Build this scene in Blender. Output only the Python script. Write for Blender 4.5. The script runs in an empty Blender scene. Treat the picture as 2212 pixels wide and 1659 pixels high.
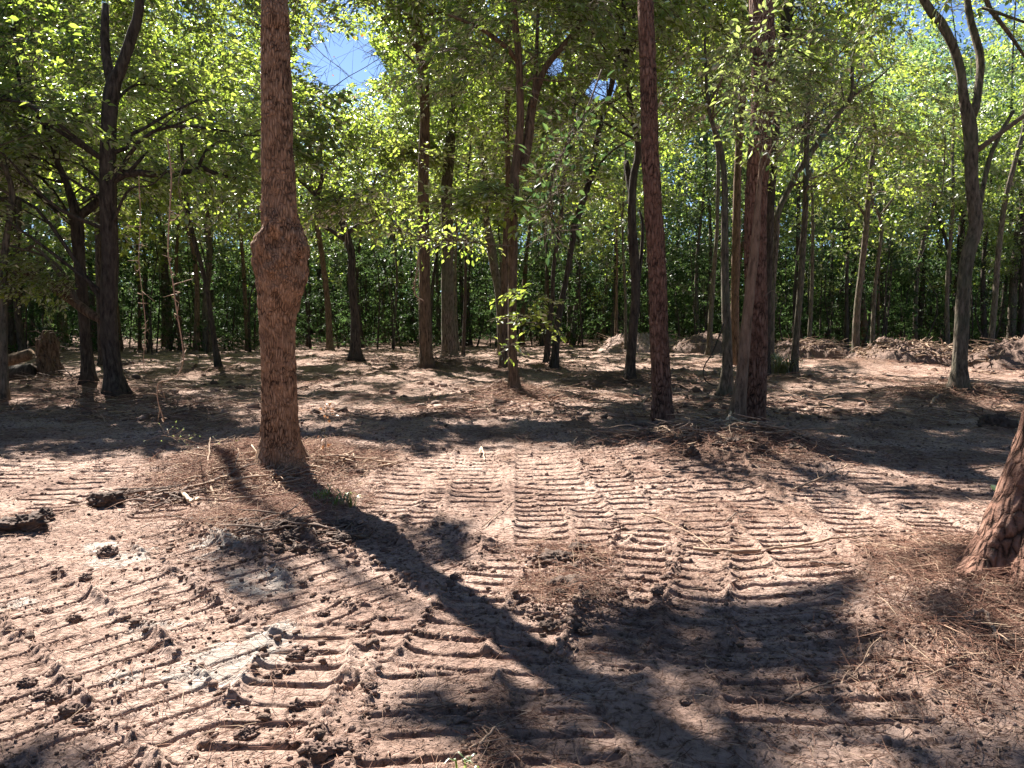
import bpy, math, random
import numpy as np
# ------------------------------------------------------------------ camera, sky, sun, exposure
F, CX, CY, PITCH, CAMH = 1609.0, 1106.0, 829.5, math.radians(4.94), 1.6
SUN_EL, SUN_AZ = math.radians(45), math.radians(-30.2)      # azimuth from +Y, negative = left
scene = bpy.context.scene
col = scene.collection
cam_d = bpy.data.cameras.new("camera"); cam = bpy.data.objects.new("camera", cam_d); col.objects.link(cam)
cam.location = (0, 0, CAMH); cam.rotation_euler = (math.pi/2 - PITCH, 0, 0)
cam_d.sensor_width = 36; cam_d.lens = 36*F/2212; cam_d.clip_end = 1000; cam_d.clip_start = .05
scene.camera = cam
world = bpy.data.worlds.new("World"); scene.world = world; world.use_nodes = True
wn = world.node_tree.nodes; wl = world.node_tree.links
sky = wn.new('ShaderNodeTexSky'); sky.sky_type = 'NISHITA'; sky.sun_disc = False
sky.sun_elevation = SUN_EL; sky.sun_rotation = SUN_AZ
sky.air_density = .6; sky.dust_density = 0.1; sky.ozone_density = 3.0
wl.new(sky.outputs[0], wn['Background'].inputs[0]); wn['Background'].inputs[1].default_value = 0.05
sun_d = bpy.data.lights.new("sun", 'SUN'); sun = bpy.data.objects.new("sun", sun_d); col.objects.link(sun)
sun_d.energy = 5.0; sun_d.angle = math.radians(.53); sun_d.color = (1, .94, .85)
SH = np.array([math.sin(SUN_AZ), math.cos(SUN_AZ)])        # horizontal direction towards the sun
TANEL = math.tan(SUN_EL)
from mathutils import Vector
sdir = Vector((SH[0]*math.cos(SUN_EL), SH[1]*math.cos(SUN_EL), math.sin(SUN_EL)))
sun.rotation_euler = sdir.to_track_quat('Z', 'Y').to_euler(); sun.location = sdir*60
vs = scene.view_settings; vs.view_transform = 'Standard'; vs.look = 'None'; vs.gamma = 1; vs.exposure = 2.25
cy = scene.cycles
cy.max_bounces = 7; cy.diffuse_bounces = 5; cy.glossy_bounces = 2; cy.transmission_bounces = 4; cy.transparent_max_bounces = 4
cy.sample_clamp_indirect = 6; cy.caustics_reflective = False; cy.caustics_refractive = False

rng = np.random.default_rng(11)
random.seed(5)
# ------------------------------------------------------------------ noise
def _h(ix, iy, iz, s):
    n = (ix.astype(np.int64)*374761393 + iy.astype(np.int64)*668265263 + iz.astype(np.int64)*2147483647 + s*144665) & 0xffffffff
    n = ((n ^ (n >> 13))*1274126177) & 0xffffffff
    n = ((n ^ (n >> 15))*2246822519) & 0xffffffff
    return ((n ^ (n >> 16)) & 0xffff)/65535.0
def noise2(x, y, s=0):
    x = np.asarray(x, float); y = np.asarray(y, float)
    ix = np.floor(x); iy = np.floor(y); fx = x-ix; fy = y-iy
    fx = fx*fx*fx*(fx*(fx*6-15)+10); fy = fy*fy*fy*(fy*(fy*6-15)+10)
    z = np.zeros_like(ix)
    a = _h(ix, iy, z, s); b = _h(ix+1, iy, z, s); c = _h(ix, iy+1, z, s); d = _h(ix+1, iy+1, z, s)
    return ((a*(1-fx)+b*fx)*(1-fy) + (c*(1-fx)+d*fx)*fy)*2-1
def fbm(x, y, s=0, o=4, g=.5):
    v = 0; a = 1; t = 0
    for i in range(o):
        k = 2.03**i
        v = v + a*noise2(x*k+i*17.3, y*k-i*9.1, s+i); t += a; a *= g
    return v/t
def noise3(x, y, z, s=0):
    ix = np.floor(x); iy = np.floor(y); iz = np.floor(z); fx = x-ix; fy = y-iy; fz = z-iz
    fx = fx*fx*(3-2*fx); fy = fy*fy*(3-2*fy); fz = fz*fz*(3-2*fz)
    r = 0
    for dx in (0, 1):
        for dy in (0, 1):
            for dz in (0, 1):
                r = r + _h(ix+dx, iy+dy, iz+dz, s)*(fx if dx else 1-fx)*(fy if dy else 1-fy)*(fz if dz else 1-fz)
    return r*2-1
def smooth(a, b, x):
    t = np.clip((x-a)/(b-a), 0, 1); return t*t*(3-2*t)
# ------------------------------------------------------------------ photograph <-> place
SP, CP = math.sin(PITCH), math.cos(PITCH)
def gnd(px, py):
    dy = CP + (CY-py)/F*SP; dz = -SP + (CY-py)/F*CP
    t = CAMH/-dz
    return ((px-CX)/F*t, dy*t)
def at(px, py, Y):
    dy = CP + (CY-py)/F*SP; dz = -SP + (CY-py)/F*CP
    t = Y/dy
    return np.array([(px-CX)/F*t, Y, CAMH+dz*t])
def topx(x, y, z=0.0):
    zc = y*CP - (z-CAMH)*SP; yc = y*SP + (z-CAMH)*CP
    zc = np.maximum(zc, .05)
    return CX + F*x/zc, CY - F*yc/zc
# ------------------------------------------------------------------ where the sun reaches the ground
def inpoly(x, y, P):
    r = np.zeros(x.shape, bool); n = len(P)
    for i in range(n):
        x0, y0 = P[i]; x1, y1 = P[(i+1) % n]
        if y0 == y1: continue
        c = ((y0 > y) != (y1 > y)) & (x < (x1-x0)*(y-y0)/(y1-y0)+x0)
        r ^= c
    return r
# (outline in the ground plane given through the picture, share of it in sun)
ZONES = [
 ([(-900,600),(3100,600),(3100,790),(-900,790)], .34),
 ([(-900,790),(3100,790),(3100,870),(-900,870)], .28),
 ([(620,740),(1330,740),(1250,900),(640,900)], .46),
 ([(-900,865),(560,865),(560,955),(400,985),(-900,1000)], .16),
 ([(560,895),(1400,895),(1400,975),(1010,962),(950,992),(780,985),(640,960),(560,955)], .3),
 ([(1120,800),(1700,800),(1720,900),(1500,960),(1300,950),(1250,880)], .28),
 ([(1400,890),(3100,890),(3100,1110),(2150,1093),(2000,1078),(1800,1045),(1660,1010),(1400,985)], .09),
 ([(1690,1000),(1900,1012),(2140,1040),(2140,1062),(1900,1040),(1700,1012)], .8),
 ([(1830,778),(3100,790),(3100,818),(1900,818)], .9),
 ([(1450,935),(1700,960),(1660,1010),(1420,980)], .6),
 ([(-900,1000),(400,985),(560,955),(640,960),(780,985),(950,992),(1010,962),(1400,975),(1400,985),(1660,1010),(1800,1045),(2000,1078),(2150,1093),(3100,1110),(3100,1280),(2000,1250),(1700,1270),(1500,1285),(1500,1280),(1180,1330),(1250,1400),(1000,1450),(840,1470),(640,1659),(700,2600),(-900,2600)], .97),
 ([(860,1100),(940,1092),(1010,1120),(990,1190),(900,1200)], .12),
 ([(450,1190),(560,1170),(660,1230),(620,1300),(520,1290),(455,1240)], .2),
 ([(-300,1560),(60,1545),(210,1600),(190,1700),(300,2000),(-300,2000)], .1),
 ([(640,1659),(840,1470),(1000,1450),(1250,1400),(1180,1330),(1500,1285),(1700,1270),(2000,1250),(3100,1280),(3100,2600),(700,2600)], .45),
 ([(880,1450),(1180,1420),(1290,1370),(1180,1330),(1330,1290),(1480,1305),(1500,1400),(1640,1530),(1760,1659),(1700,2000),(1000,2000),(1050,1600),(900,1530)], .04),
 ([(1640,1330),(1720,1310),(1800,1345),(1880,1390),(1840,1440),(1700,1440),(1700,1500),(1600,1470),(1560,1400)], .15),
 ([(1500,1560),(1900,1560),(2060,1659),(2200,1900),(1500,1900)], .18),
 ([(2000,1300),(2212,1390),(2300,1560),(2120,1500)], .3),
]
def litshare(gx, gy):
    px, py = topx(gx, gy)
    w = 26*fbm(gx*2.2, gy*2.2, 71, 3); w2 = 14*fbm(gx*2.2, gy*2.2, 72, 3)
    k = np.clip((py-900)/300, 0, 1)
    px = px + w*k; py = py + w2*k
    p = np.full(px.shape, .4)
    for P, v in ZONES:
        p[inpoly(px, py, P)] = v
    p[gy < .8] = .4
    return p
def removal(gx, gy):
    """probability that a leaf whose shadow lands here is missing"""
    p = litshare(gx, gy)
    n = fbm(gx*1.0, gy*.85, 31, 4, .7)*2.5
    rank = .5*(1+np.tanh(1.2*n))
    d = smooth(-.13, .13, p-rank)
    return np.where(p > .9, .985, np.clip(.97*d, 0, .97))
def shadow_xy(P):
    return P[..., 0]-SH[0]*P[..., 2]/TANEL, P[..., 1]-SH[1]*P[..., 2]/TANEL
# ------------------------------------------------------------------ mesh helpers
class MB:
    def __init__(s): s.v = []; s.q = []; s.t = []; s.qm = []; s.tm = []; s.qr = []; s.tr = []; s.n = 0
    def add(s, v, q=None, t=None, m=0, r=None):
        v = np.asarray(v, float).reshape(-1, 3); s.v.append(v)
        if q is not None and len(q):
            q = np.asarray(q, np.int64); s.q.append(q+s.n); s.qm.append(np.full(len(q), m)); s.qr.append(np.full(len(q), .5) if r is None else r)
        if t is not None and len(t):
            t = np.asarray(t, np.int64); s.t.append(t+s.n); s.tm.append(np.full(len(t), m)); s.tr.append(np.full(len(t), .5) if r is None or (q is not None and len(q)) else r)
        s.n += len(v)
    def build(s, name, mats, parent=None, smooth_=False, origin=(0, 0, 0), attrs=None):
        V = np.concatenate(s.v) - np.array(origin)
        me = bpy.data.meshes.new(name)
        nq = sum(len(a) for a in s.q); nt = sum(len(a) for a in s.t)
        Q = np.concatenate(s.q).ravel() if nq else np.zeros(0, int); T = np.concatenate(s.t).ravel() if nt else np.zeros(0, int)
        me.vertices.add(len(V)); me.vertices.foreach_set('co', V.astype(np.float32).ravel())
        me.loops.add(nq*4+nt*3); me.loops.foreach_set('vertex_index', np.concatenate([Q, T]).astype(np.int32))
        me.polygons.add(nq+nt)
        me.polygons.foreach_set('loop_start', np.concatenate([np.arange(nq)*4, nq*4+np.arange(nt)*3]).astype(np.int32))
        me.polygons.foreach_set('material_index', np.concatenate(s.qm+s.tm).astype(np.int32))
        if smooth_: me.polygons.foreach_set('use_smooth', np.ones(nq+nt, bool))
        me.update(calc_edges=True)
        a = me.attributes.new('rnd', 'FLOAT', 'FACE'); a.data.foreach_set('value', np.concatenate(s.qr+s.tr).astype(np.float32))
        if attrs:
            for k, val in attrs.items():
                a = me.attributes.new(k, 'FLOAT', 'POINT'); a.data.foreach_set('value', val.astype(np.float32))
        for m in (mats if isinstance(mats, (list, tuple)) else [mats]): me.materials.append(m)
        o = bpy.data.objects.new(name, me); col.objects.link(o)
        o.location = origin
        if parent: o.parent = parent; o.location = np.array(origin)-np.array(parent.location)
        return o
def tag(o, label=None, cat=None, group=None, kind=None):
    for k, v in (('label', label), ('category', cat), ('group', group), ('kind', kind)):
        if v: o[k] = v
    return o
def empty(name, loc, **k):
    o = bpy.data.objects.new(name, None); col.objects.link(o); o.location = loc; o.empty_display_size = .2
    return tag(o, **k)
def catmull(P, n):
    P = np.asarray(P, float)
    Q = np.vstack([2*P[0]-P[1], P, 2*P[-1]-P[-2]])
    seg = np.linalg.norm(np.diff(P[:, :3], axis=0), axis=1); cum = np.concatenate([[0], np.cumsum(seg)])
    s = np.linspace(0, cum[-1], n); i = np.clip(np.searchsorted(cum, s, 'right')-1, 0, len(P)-2)
    t = ((s-cum[i])/np.maximum(seg[i], 1e-9))[:, None]
    a, b, c, d = Q[i], Q[i+1], Q[i+2], Q[i+3]
    return .5*((2*b)+(-a+c)*t+(2*a-5*b+4*c-d)*t*t+(-a+3*b-3*c+d)*t**3)
def tube(P, R, sides=8, cap=True, disp=None):
    """P (n,3) centres, R (n,) radii; disp(theta, s, z) -> metres outwards"""
    P = np.asarray(P, float); R = np.asarray(R, float); n = len(P)
    T = np.gradient(P, axis=0); T /= np.linalg.norm(T, axis=1)[:, None]+1e-12
    N = np.zeros_like(P); a = np.array([1., 0, 0]) if abs(T[0][0]) < .8 else np.array([0, 1., 0])
    for i in range(n):
        a = a-T[i]*a.dot(T[i]); a /= np.linalg.norm(a); N[i] = a
    B = np.cross(T, N)
    th = np.arange(sides)/sides*2*np.pi
    r = np.repeat(R[:, None], sides, 1)
    if disp is not None:
        s = np.concatenate([[0], np.cumsum(np.linalg.norm(np.diff(P, axis=0), axis=1))])
        r = r + disp(th[None, :]+0*r, s[:, None]+0*r, r)
    V = P[:, None]+r[..., None]*(np.cos(th)[None, :, None]*N[:, None]+np.sin(th)[None, :, None]*B[:, None])
    i = np.arange(n-1)[:, None]*sides; j = np.arange(sides)[None]; k = (j+1) % sides
    q = np.stack([i+j, i+k, i+sides+k, i+sides+j], -1).reshape(-1, 4)
    V = V.reshape(-1, 3); t = None
    if cap:
        V = np.vstack([V, P[0], P[-1]]); jj = np.arange(sides); kk = (jj+1) % sides; b = (n-1)*sides
        t = np.vstack([np.stack([kk, jj, jj*0+n*sides], 1), np.stack([b+jj, b+kk, jj*0+n*sides+1], 1)])
    return V, q, t
def rtube(mb, pts, r0, r1, sides=5, n=None, wob=0, m=0):
    P = catmull(pts, n or max(4, len(pts)*3))
    if wob:
        P = P + wob*np.cumsum(rng.normal(size=P.shape), 0)/math.sqrt(len(P)) * np.linspace(0, 1, len(P))[:, None]
    V, q, t = tube(P, np.linspace(r0, r1, len(P)), sides)
    mb.add(V, q, t, m)
    return P
# ------------------------------------------------------------------ materials
def newmat(name):
    m = bpy.data.materials.new(name); m.use_nodes = True; nt = m.node_tree
    return m, nt.nodes, nt.links, nt.nodes['Principled BSDF']
def N(nodes, typ, **k):
    n = nodes.new(typ)
    for a, b in k.items():
        if a.startswith('i_'): n.inputs[a[2:].replace('_', ' ')].default_value = b
        else: setattr(n, a, b)
    return n
def ramp(nodes, stops):
    r = nodes.new('ShaderNodeValToRGB'); e = r.color_ramp.elements
    while len(e) < len(stops): e.new(.5)
    for i, (p, c) in enumerate(stops):
        e[i].position = p; e[i].color = (*c, 1) if len(c) == 3 else c
    return r
def bark(name, dark, mid, lite, sc=(14, 14, 3.2), dist=.02, kind='furrow', moss=0):
    m, n, l, p = newmat(name)
    tc = n.new('ShaderNodeTexCoord'); mp = N(n, 'ShaderNodeMapping'); mp.inputs['Scale'].default_value = sc
    nz = N(n, 'ShaderNodeTexNoise', i_Scale=2.2, i_Detail=3.0)
    l.new(tc.outputs['Object'], nz.inputs['Vector'])
    mixv = N(n, 'ShaderNodeVectorMath', operation='MULTIPLY_ADD'); mixv.inputs[1].default_value = (.12, .12, .3) if kind != 'plate' else (.11, .11, .5)
    l.new(nz.outputs['Color'], mixv.inputs[0]); l.new(tc.outputs['Object'], mixv.inputs[2]); l.new(mixv.outputs[0], mp.inputs['Vector'])
    if kind == 'plate':
        v = N(n, 'ShaderNodeTexVoronoi', feature='DISTANCE_TO_EDGE', i_Scale=1.0); l.new(mp.outputs[0], v.inputs['Vector'])
        wn_ = N(n, 'ShaderNodeTexNoise', i_Scale=9.0, i_Detail=5.0, i_Roughness=.7); l.new(tc.outputs['Object'], wn_.inputs['Vector'])
        sm = N(n, 'ShaderNodeMath', operation='MULTIPLY_ADD'); sm.inputs[1].default_value = .9; sm.inputs[2].default_value = -.41; l.new(wn_.outputs['Fac'], sm.inputs[0])
        ss = N(n, 'ShaderNodeMath', operation='ADD'); l.new(v.outputs['Distance'], ss.inputs[0]); l.new(sm.outputs[0], ss.inputs[1])
        r = ramp(n, [(0, (0, 0, 0)), (.1, (.5, .5, .5)), (.4, (1, 1, 1))]); l.new(ss.outputs[0], r.inputs[0]); h = r.outputs[0]
    else:
        v = N(n, 'ShaderNodeTexNoise', i_Scale=1.0, i_Detail=6.0, i_Roughness=.62); l.new(mp.outputs[0], v.inputs['Vector'])
        r = ramp(n, [(.36, (0, 0, 0)), (.5, (.6, .6, .6)), (.68, (1, 1, 1))]); l.new(v.outputs['Fac'], r.inputs[0]); h = r.outputs[0]
    f = N(n, 'ShaderNodeTexNoise', i_Scale=60.0, i_Detail=4.0, i_Roughness=.7); l.new(tc.outputs['Object'], f.inputs['Vector'])
    ad = N(n, 'ShaderNodeMath', operation='MULTIPLY_ADD'); ad.inputs[1].default_value = .35; l.new(f.outputs['Fac'], ad.inputs[0]); l.new(h, ad.inputs[2])
    bu = N(n, 'ShaderNodeBump', i_Strength=1.0, i_Distance=dist); l.new(ad.outputs[0], bu.inputs['Height']); l.new(bu.outputs[0], p.inputs['Normal'])
    c = ramp(n, [(.1, dark), (.6, mid), (1.0, lite)]); 
    mx = N(n, 'ShaderNodeMath', operation='MULTIPLY'); l.new(ad.outputs[0], mx.inputs[0]); mx.inputs[1].default_value = .74
    l.new(mx.outputs[0], c.inputs[0])
    big = N(n, 'ShaderNodeTexNoise', i_Scale=1.7, i_Detail=4.0); l.new(tc.outputs['Object'], big.inputs['Vector'])
    hs = N(n, 'ShaderNodeMix', data_type='RGBA', blend_type='MIX')
    gr = ramp(n, [(.45, (0, 0, 0)), (.62, (1, 1, 1))]); l.new(big.outputs['Fac'], gr.inputs[0])
    fm = N(n, 'ShaderNodeMath', operation='MULTIPLY'); fm.inputs[1].default_value = .45; l.new(gr.outputs[0], fm.inputs[0])
    l.new(fm.outputs[0], hs.inputs['Factor']); l.new(c.outputs[0], hs.inputs['A'])
    hs.inputs['B'].default_value = (.10, .11, .07, 1) if moss else (*[a*1.15 for a in mid], 1)
    l.new(hs.outputs['Result'], p.inputs['Base Color']); p.inputs['Roughness'].default_value = .95
    p.inputs['Specular IOR Level'].default_value = .2
    return m
def leafmat(name, cols, trans, gloss=.10, rough=.45, tfac=.5, fres=.4):
    m, n, l, p = newmat(name); n.remove(p); out = n['Material Output']
    at_ = N(n, 'ShaderNodeAttribute', attribute_name='rnd')
    r = ramp(n, list(zip(np.linspace(0, 1, len(cols)), cols))); l.new(at_.outputs['Fac'], r.inputs[0])
    rt = ramp(n, list(zip(np.linspace(0, 1, len(trans)), trans))); l.new(at_.outputs['Fac'], rt.inputs[0])
    d = n.new('ShaderNodeBsdfDiffuse'); t = n.new('ShaderNodeBsdfTranslucent'); g = n.new('ShaderNodeBsdfGlossy')
    g.inputs['Roughness'].default_value = rough; g.inputs['Color'].default_value = (1, 1, 1, 1)
    l.new(r.outputs[0], d.inputs[0]); l.new(rt.outputs[0], t.inputs[0])
    a = n.new('ShaderNodeMixShader'); a.inputs[0].default_value = tfac; l.new(d.outputs[0], a.inputs[1]); l.new(t.outputs[0], a.inputs[2])
    fr = N(n, 'ShaderNodeFresnel'); fr.inputs[0].default_value = 1.45
    mm = N(n, 'ShaderNodeMath', operation='MULTIPLY_ADD'); mm.inputs[1].default_value = fres; mm.inputs[2].default_value = gloss*.3; l.new(fr.outputs[0], mm.inputs[0])
    b = n.new('ShaderNodeMixShader'); l.new(mm.outputs[0], b.inputs[0]); l.new(a.outputs[0], b.inputs[1]); l.new(g.outputs[0], b.inputs[2])
    l.new(b.outputs[0], out.inputs[0])
    return m
def plain(name, c, rough=.9, var=.3, bump=0, bs=30):
    m, n, l, p = newmat(name)
    tc = n.new('ShaderNodeTexCoord'); nz = N(n, 'ShaderNodeTexNoise', i_Scale=bs, i_Detail=5.0); l.new(tc.outputs['Object'], nz.inputs['Vector'])
    r = ramp(n, [(.3, tuple(a*(1-var) for a in c)), (.7, tuple(min(1, a*(1+var)) for a in c))]); l.new(nz.outputs['Fac'], r.inputs[0])
    l.new(r.outputs[0], p.inputs['Base Color']); p.inputs['Roughness'].default_value = rough; p.inputs['Specular IOR Level'].default_value = .2
    if bump:
        b = N(n, 'ShaderNodeBump', i_Strength=1.0, i_Distance=bump); l.new(nz.outputs['Fac'], b.inputs['Height']); l.new(b.outputs[0], p.inputs['Normal'])
    return m
def litmat(name, stops, rough=.85, bump=0):
    m, n, l, p = newmat(name)
    at_ = N(n, 'ShaderNodeAttribute', attribute_name='rnd'); r = ramp(n, stops); l.new(at_.outputs['Fac'], r.inputs[0])
    if bump:
        tc = n.new('ShaderNodeTexCoord'); nz = N(n, 'ShaderNodeTexNoise', i_Scale=70.0, i_Detail=4.0); l.new(tc.outputs['Object'], nz.inputs['Vector'])
        b = N(n, 'ShaderNodeBump', i_Strength=1.0, i_Distance=bump); l.new(nz.outputs['Fac'], b.inputs['Height']); l.new(b.outputs[0], p.inputs['Normal'])
    l.new(r.outputs[0], p.inputs['Base Color']); p.inputs['Roughness'].default_value = rough; p.inputs['Specular IOR Level'].default_value = .15
    return m
M = {}
M['oak'] = bark('hardwood_bark', (.04, .022, .014), (.26, .152, .094), (.43, .285, .19), (40, 40, 11), .024, 'plate')
M['pine'] = bark('pine_bark', (.025, .014, .010), (.175, .092, .066), (.31, .185, .14), (22, 22, 6.0), .035, 'plate')
M['tan'] = bark('smooth_brown_bark', (.07, .045, .032), (.2, .13, .09), (.32, .22, .16), (22, 22, 4), .010)
M['grey'] = bark('grey_bark', (.03, .025, .02), (.115, .092, .07), (.24, .19, .15), (20, 20, 5), .012, moss=1)
M['brown'] = bark('brown_bark', (.03, .02, .015), (.14, .092, .06), (.26, .175, .12), (20, 20, 4), .014)
M['dark'] = bark('dark_bark', (.015, .012, .01), (.06, .047, .038), (.13, .105, .085), (18, 18, 4), .014)
M['twig'] = plain('twig_bark', (.13, .1, .075))
M['leaf'] = leafmat('hardwood_leaf', [(.035, .065, .012), (.06, .105, .02), (.09, .13, .025)], [(.26, .42, .045), (.44, .58, .07), (.64, .72, .12)], tfac=.6)
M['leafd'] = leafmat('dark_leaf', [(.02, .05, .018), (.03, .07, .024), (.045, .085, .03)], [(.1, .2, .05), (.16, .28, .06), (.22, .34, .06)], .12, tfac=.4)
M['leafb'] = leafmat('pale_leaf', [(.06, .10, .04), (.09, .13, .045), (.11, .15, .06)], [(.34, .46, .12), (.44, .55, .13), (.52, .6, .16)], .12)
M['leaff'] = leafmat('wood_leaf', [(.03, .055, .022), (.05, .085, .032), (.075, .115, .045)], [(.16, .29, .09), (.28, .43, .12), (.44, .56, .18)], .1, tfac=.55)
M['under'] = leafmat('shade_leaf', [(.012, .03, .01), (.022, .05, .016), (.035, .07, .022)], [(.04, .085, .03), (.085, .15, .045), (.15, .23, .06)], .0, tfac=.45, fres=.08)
M['needle'] = leafmat('pine_needle', [(.03, .05, .02), (.05, .07, .025)], [(.12, .16, .04), (.16, .2, .05)], .1, tfac=.3)
M['dry'] = leafmat('dry_leaf', [(.2, .08, .03), (.3, .13, .06)], [(.3, .12, .04), (.4, .18, .07)], .05, tfac=.35)
M['straw'] = litmat('pine_straw', [(0, (.08, .04, .03)), (.45, (.2, .1, .07)), (.8, (.34, .21, .15)), (1, (.46, .34, .24))])
M['crumb'] = litmat('soil_crumb', bump=.012, stops=[(0, (.1, .066, .05)), (.5, (.17, .115, .09)), (1, (.26, .18, .15))])
M['stick'] = plain('dead_wood', (.3, .21, .15), bs=18, bump=.004)
M['stickd'] = plain('dark_dead_wood', (.14, .1, .08), bs=18, bump=.004)
M['pale'] = plain('split_wood', (.5, .38, .27), bs=12, var=.15, bump=.003)
M['grass'] = leafmat('grass_blade', [(.05, .1, .02), (.09, .14, .03)], [(.2, .35, .05), (.3, .42, .08)], .02, fres=.12)
M['tuft'] = leafmat('dry_grass_blade', [(.12, .12, .06), (.2, .18, .09)], [(.25, .28, .1), (.35, .35, .14)], .02, fres=.12)

# ground material: reads the soil masks written per vertex
def groundmat():
    m, n, l, p = newmat('churned_soil')
    tc = n.new('ShaderNodeTexCoord')
    big = N(n, 'ShaderNodeTexNoise', i_Scale=.8, i_Detail=6.0, i_Roughness=.6); l.new(tc.outputs['Object'], big.inputs['Vector'])
    fine = N(n, 'ShaderNodeTexNoise', i_Scale=26.0, i_Detail=8.0, i_Roughness=.72); l.new(tc.outputs['Object'], fine.inputs['Vector'])
    mid = N(n, 'ShaderNodeTexNoise', i_Scale=7.0, i_Detail=6.0, i_Roughness=.65); l.new(tc.outputs['Object'], mid.inputs['Vector'])
    base = ramp(n, [(.32, (.21, .135, .108)), (.5, (.35, .245, .2)), (.68, (.44, .325, .275))]); l.new(big.outputs['Fac'], base.inputs[0])
    fr = ramp(n, [(.38, (.26, .22, .2)), (.49, (.88, .86, .84)), (.68, (1.18, 1.18, 1.18))]); l.new(fine.outputs['Fac'], fr.inputs[0])
    mul = N(n, 'ShaderNodeMix', data_type='RGBA', blend_type='MULTIPLY'); mul.inputs['Factor'].default_value = 1
    l.new(base.outputs[0], mul.inputs['A']); l.new(fr.outputs[0], mul.inputs['B'])
    li = N(n, 'ShaderNodeAttribute', attribute_name='litter'); ash = N(n, 'ShaderNodeAttribute', attribute_name='ash')
    lm = N(n, 'ShaderNodeMix', data_type='RGBA'); l.new(mul.outputs['Result'], lm.inputs['A']); 
    lc = ramp(n, [(.35, (.07, .04, .03)), (.6, (.2, .12, .085)), (.75, (.34, .21, .15))]); l.new(fine.outputs['Fac'], lc.inputs[0])
    l.new(lc.outputs[0], lm.inputs['B']); l.new(li.outputs['Fac'], lm.inputs['Factor'])
    am = N(n, 'ShaderNodeMix', data_type='RGBA'); l.new(lm.outputs['Result'], am.inputs['A'])
    ac = ramp(n, [(.35, (.3, .26, .23)), (.6, (.46, .43, .39))]); l.new(mid.outputs['Fac'], ac.inputs[0]); l.new(ac.outputs[0], am.inputs['B']); l.new(ash.outputs['Fac'], am.inputs['Factor'])
    l.new(am.outputs['Result'], p.inputs['Base Color'])
    # cracks and crumbs as bump
    wv = N(n, 'ShaderNodeVectorMath', operation='MULTIPLY_ADD'); wv.inputs[1].default_value = (.08, .08, .08)
    l.new(mid.outputs['Color'], wv.inputs[0]); l.new(tc.outputs['Object'], wv.inputs[2])
    vo = N(n, 'ShaderNodeTexVoronoi', feature='DISTANCE_TO_EDGE', i_Scale=11.0); l.new(wv.outputs[0], vo.inputs['Vector'])
    vr = ramp(n, [(0, (0, 0, 0)), (.06, (1, 1, 1))]); l.new(vo.outputs['Distance'], vr.inputs[0])
    a1 = N(n, 'ShaderNodeMath', operation='MULTIPLY_ADD'); a1.inputs[1].default_value = .3; l.new(vr.outputs[0], a1.inputs[0]); l.new(fine.outputs['Fac'], a1.inputs[2])
    a2 = N(n, 'ShaderNodeMath', operation='MULTIPLY_ADD'); a2.inputs[1].default_value = .5; l.new(mid.outputs['Fac'], a2.inputs[0]); l.new(a1.outputs[0], a2.inputs[2])
    b = N(n, 'ShaderNodeBump', i_Strength=1.0, i_Distance=.03); l.new(a2.outputs[0], b.inputs['Height']); l.new(b.outputs[0], p.inputs['Normal'])
    p.inputs['Roughness'].default_value = .95; p.inputs['Specular IOR Level'].default_value = .15
    return m
M['ground'] = groundmat()
# ------------------------------------------------------------------ ground height
def gp(px, py): return np.array(gnd(px, py))
# track strips: start, end (picture points on the ground), width m, bar pitch m, depth
TR = []
def strip(a, b, w=.42, pitch=.165, depth=.034): TR.append((gp(*a), gp(*b), w, pitch, depth*1.35))
# older passes far and middle: heading mostly away from the camera
for (x0, y0, x1, y1) in ((60,1130,260,990),(330,1120,420,985),(-250,1180,40,1000),(850,1150,960,985),(1180,1200,1150,965),
                         (1330,1200,1240,965),(1620,1250,1430,985),(1790,1270,1560,1010),(1960,1240,1720,1010),(2100,1200,1850,1020),
                         (700,1400,860,1010),(520,1480,760,1150),(1700,1560,1560,1240),(1950,1600,1700,1250),(1250,1700,1180,1420),(850,1720,980,1420)):
    strip((x0, y0), (x1, y1), .42, .17, .026)
for i in range(26):
    xx = -2200+i*190; strip((xx, 1080), (CX+(xx-CX)*.28+60*math.sin(i*2.1), 800), .5, .2, .022)
NFAR = len(TR)
_c = gp(300, 1450); _d = np.array([.74, -.67]); _p = np.array([.67, .74])
for o_, l0, l1 in ((-1.35, -1.6, 1.2), (-.9, -2.2, 1.6), (-.46, -2.4, 1.6), (0, -2.2, 1.5), (.45, -1.3, .9), (.95, -2.4, .3), (1.45, -2.2, .2), (1.95, -2.6, .4), (2.4, -1.6, 1.3)):
    TR.append((_c+_p*o_+_d*l0, _c+_p*o_+_d*l1, .43, .165, .036))
strip((520,1640),(700,1330),.44,.165,.028); strip((900,1640),(905,1310),.44,.165,.022)
strip((930,1420),(1110,1165),.4); strip((1120,1420),(1230,1170),.36)
strip((1290,1440),(1395,1130),.40,.165,.038); strip((1490,1420),(1530,1130),.34,.165,.028)
strip((1400,1130),(1290,990),.42,.17,.026)
MOUNDS = [(585,985,1.15,.24),(470,1010,.8,.08),(560,1165,.75,.10),(1400,955,1.2,.12),(1560,985,1.3,.28),(1680,965,.9,.14),(1240,1215,.35,.07),(1215,1290,.4,.06),(2200,1270,1.1,.26),(2080,1420,.8,.12),
          (1110,850,1.1,.18),(1365,826,1.6,.3),(920,800,2.2,.32),(990,790,2.0,.2),(770,782,2.4,.22),(2075,862,1.7,.28),(1850,790,1.8,.25),(180,840,2.2,.3),(255,862,1.3,.15),(1715,822,1.1,.15),(2150,935,.45,.16),(40,1140,.5,.1),(1190,800,1.4,.2),(470,805,1.6,.15),(1090,805,1.2,.15),(713,765,2,.2),(1590,925,.8,.06)]
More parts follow.
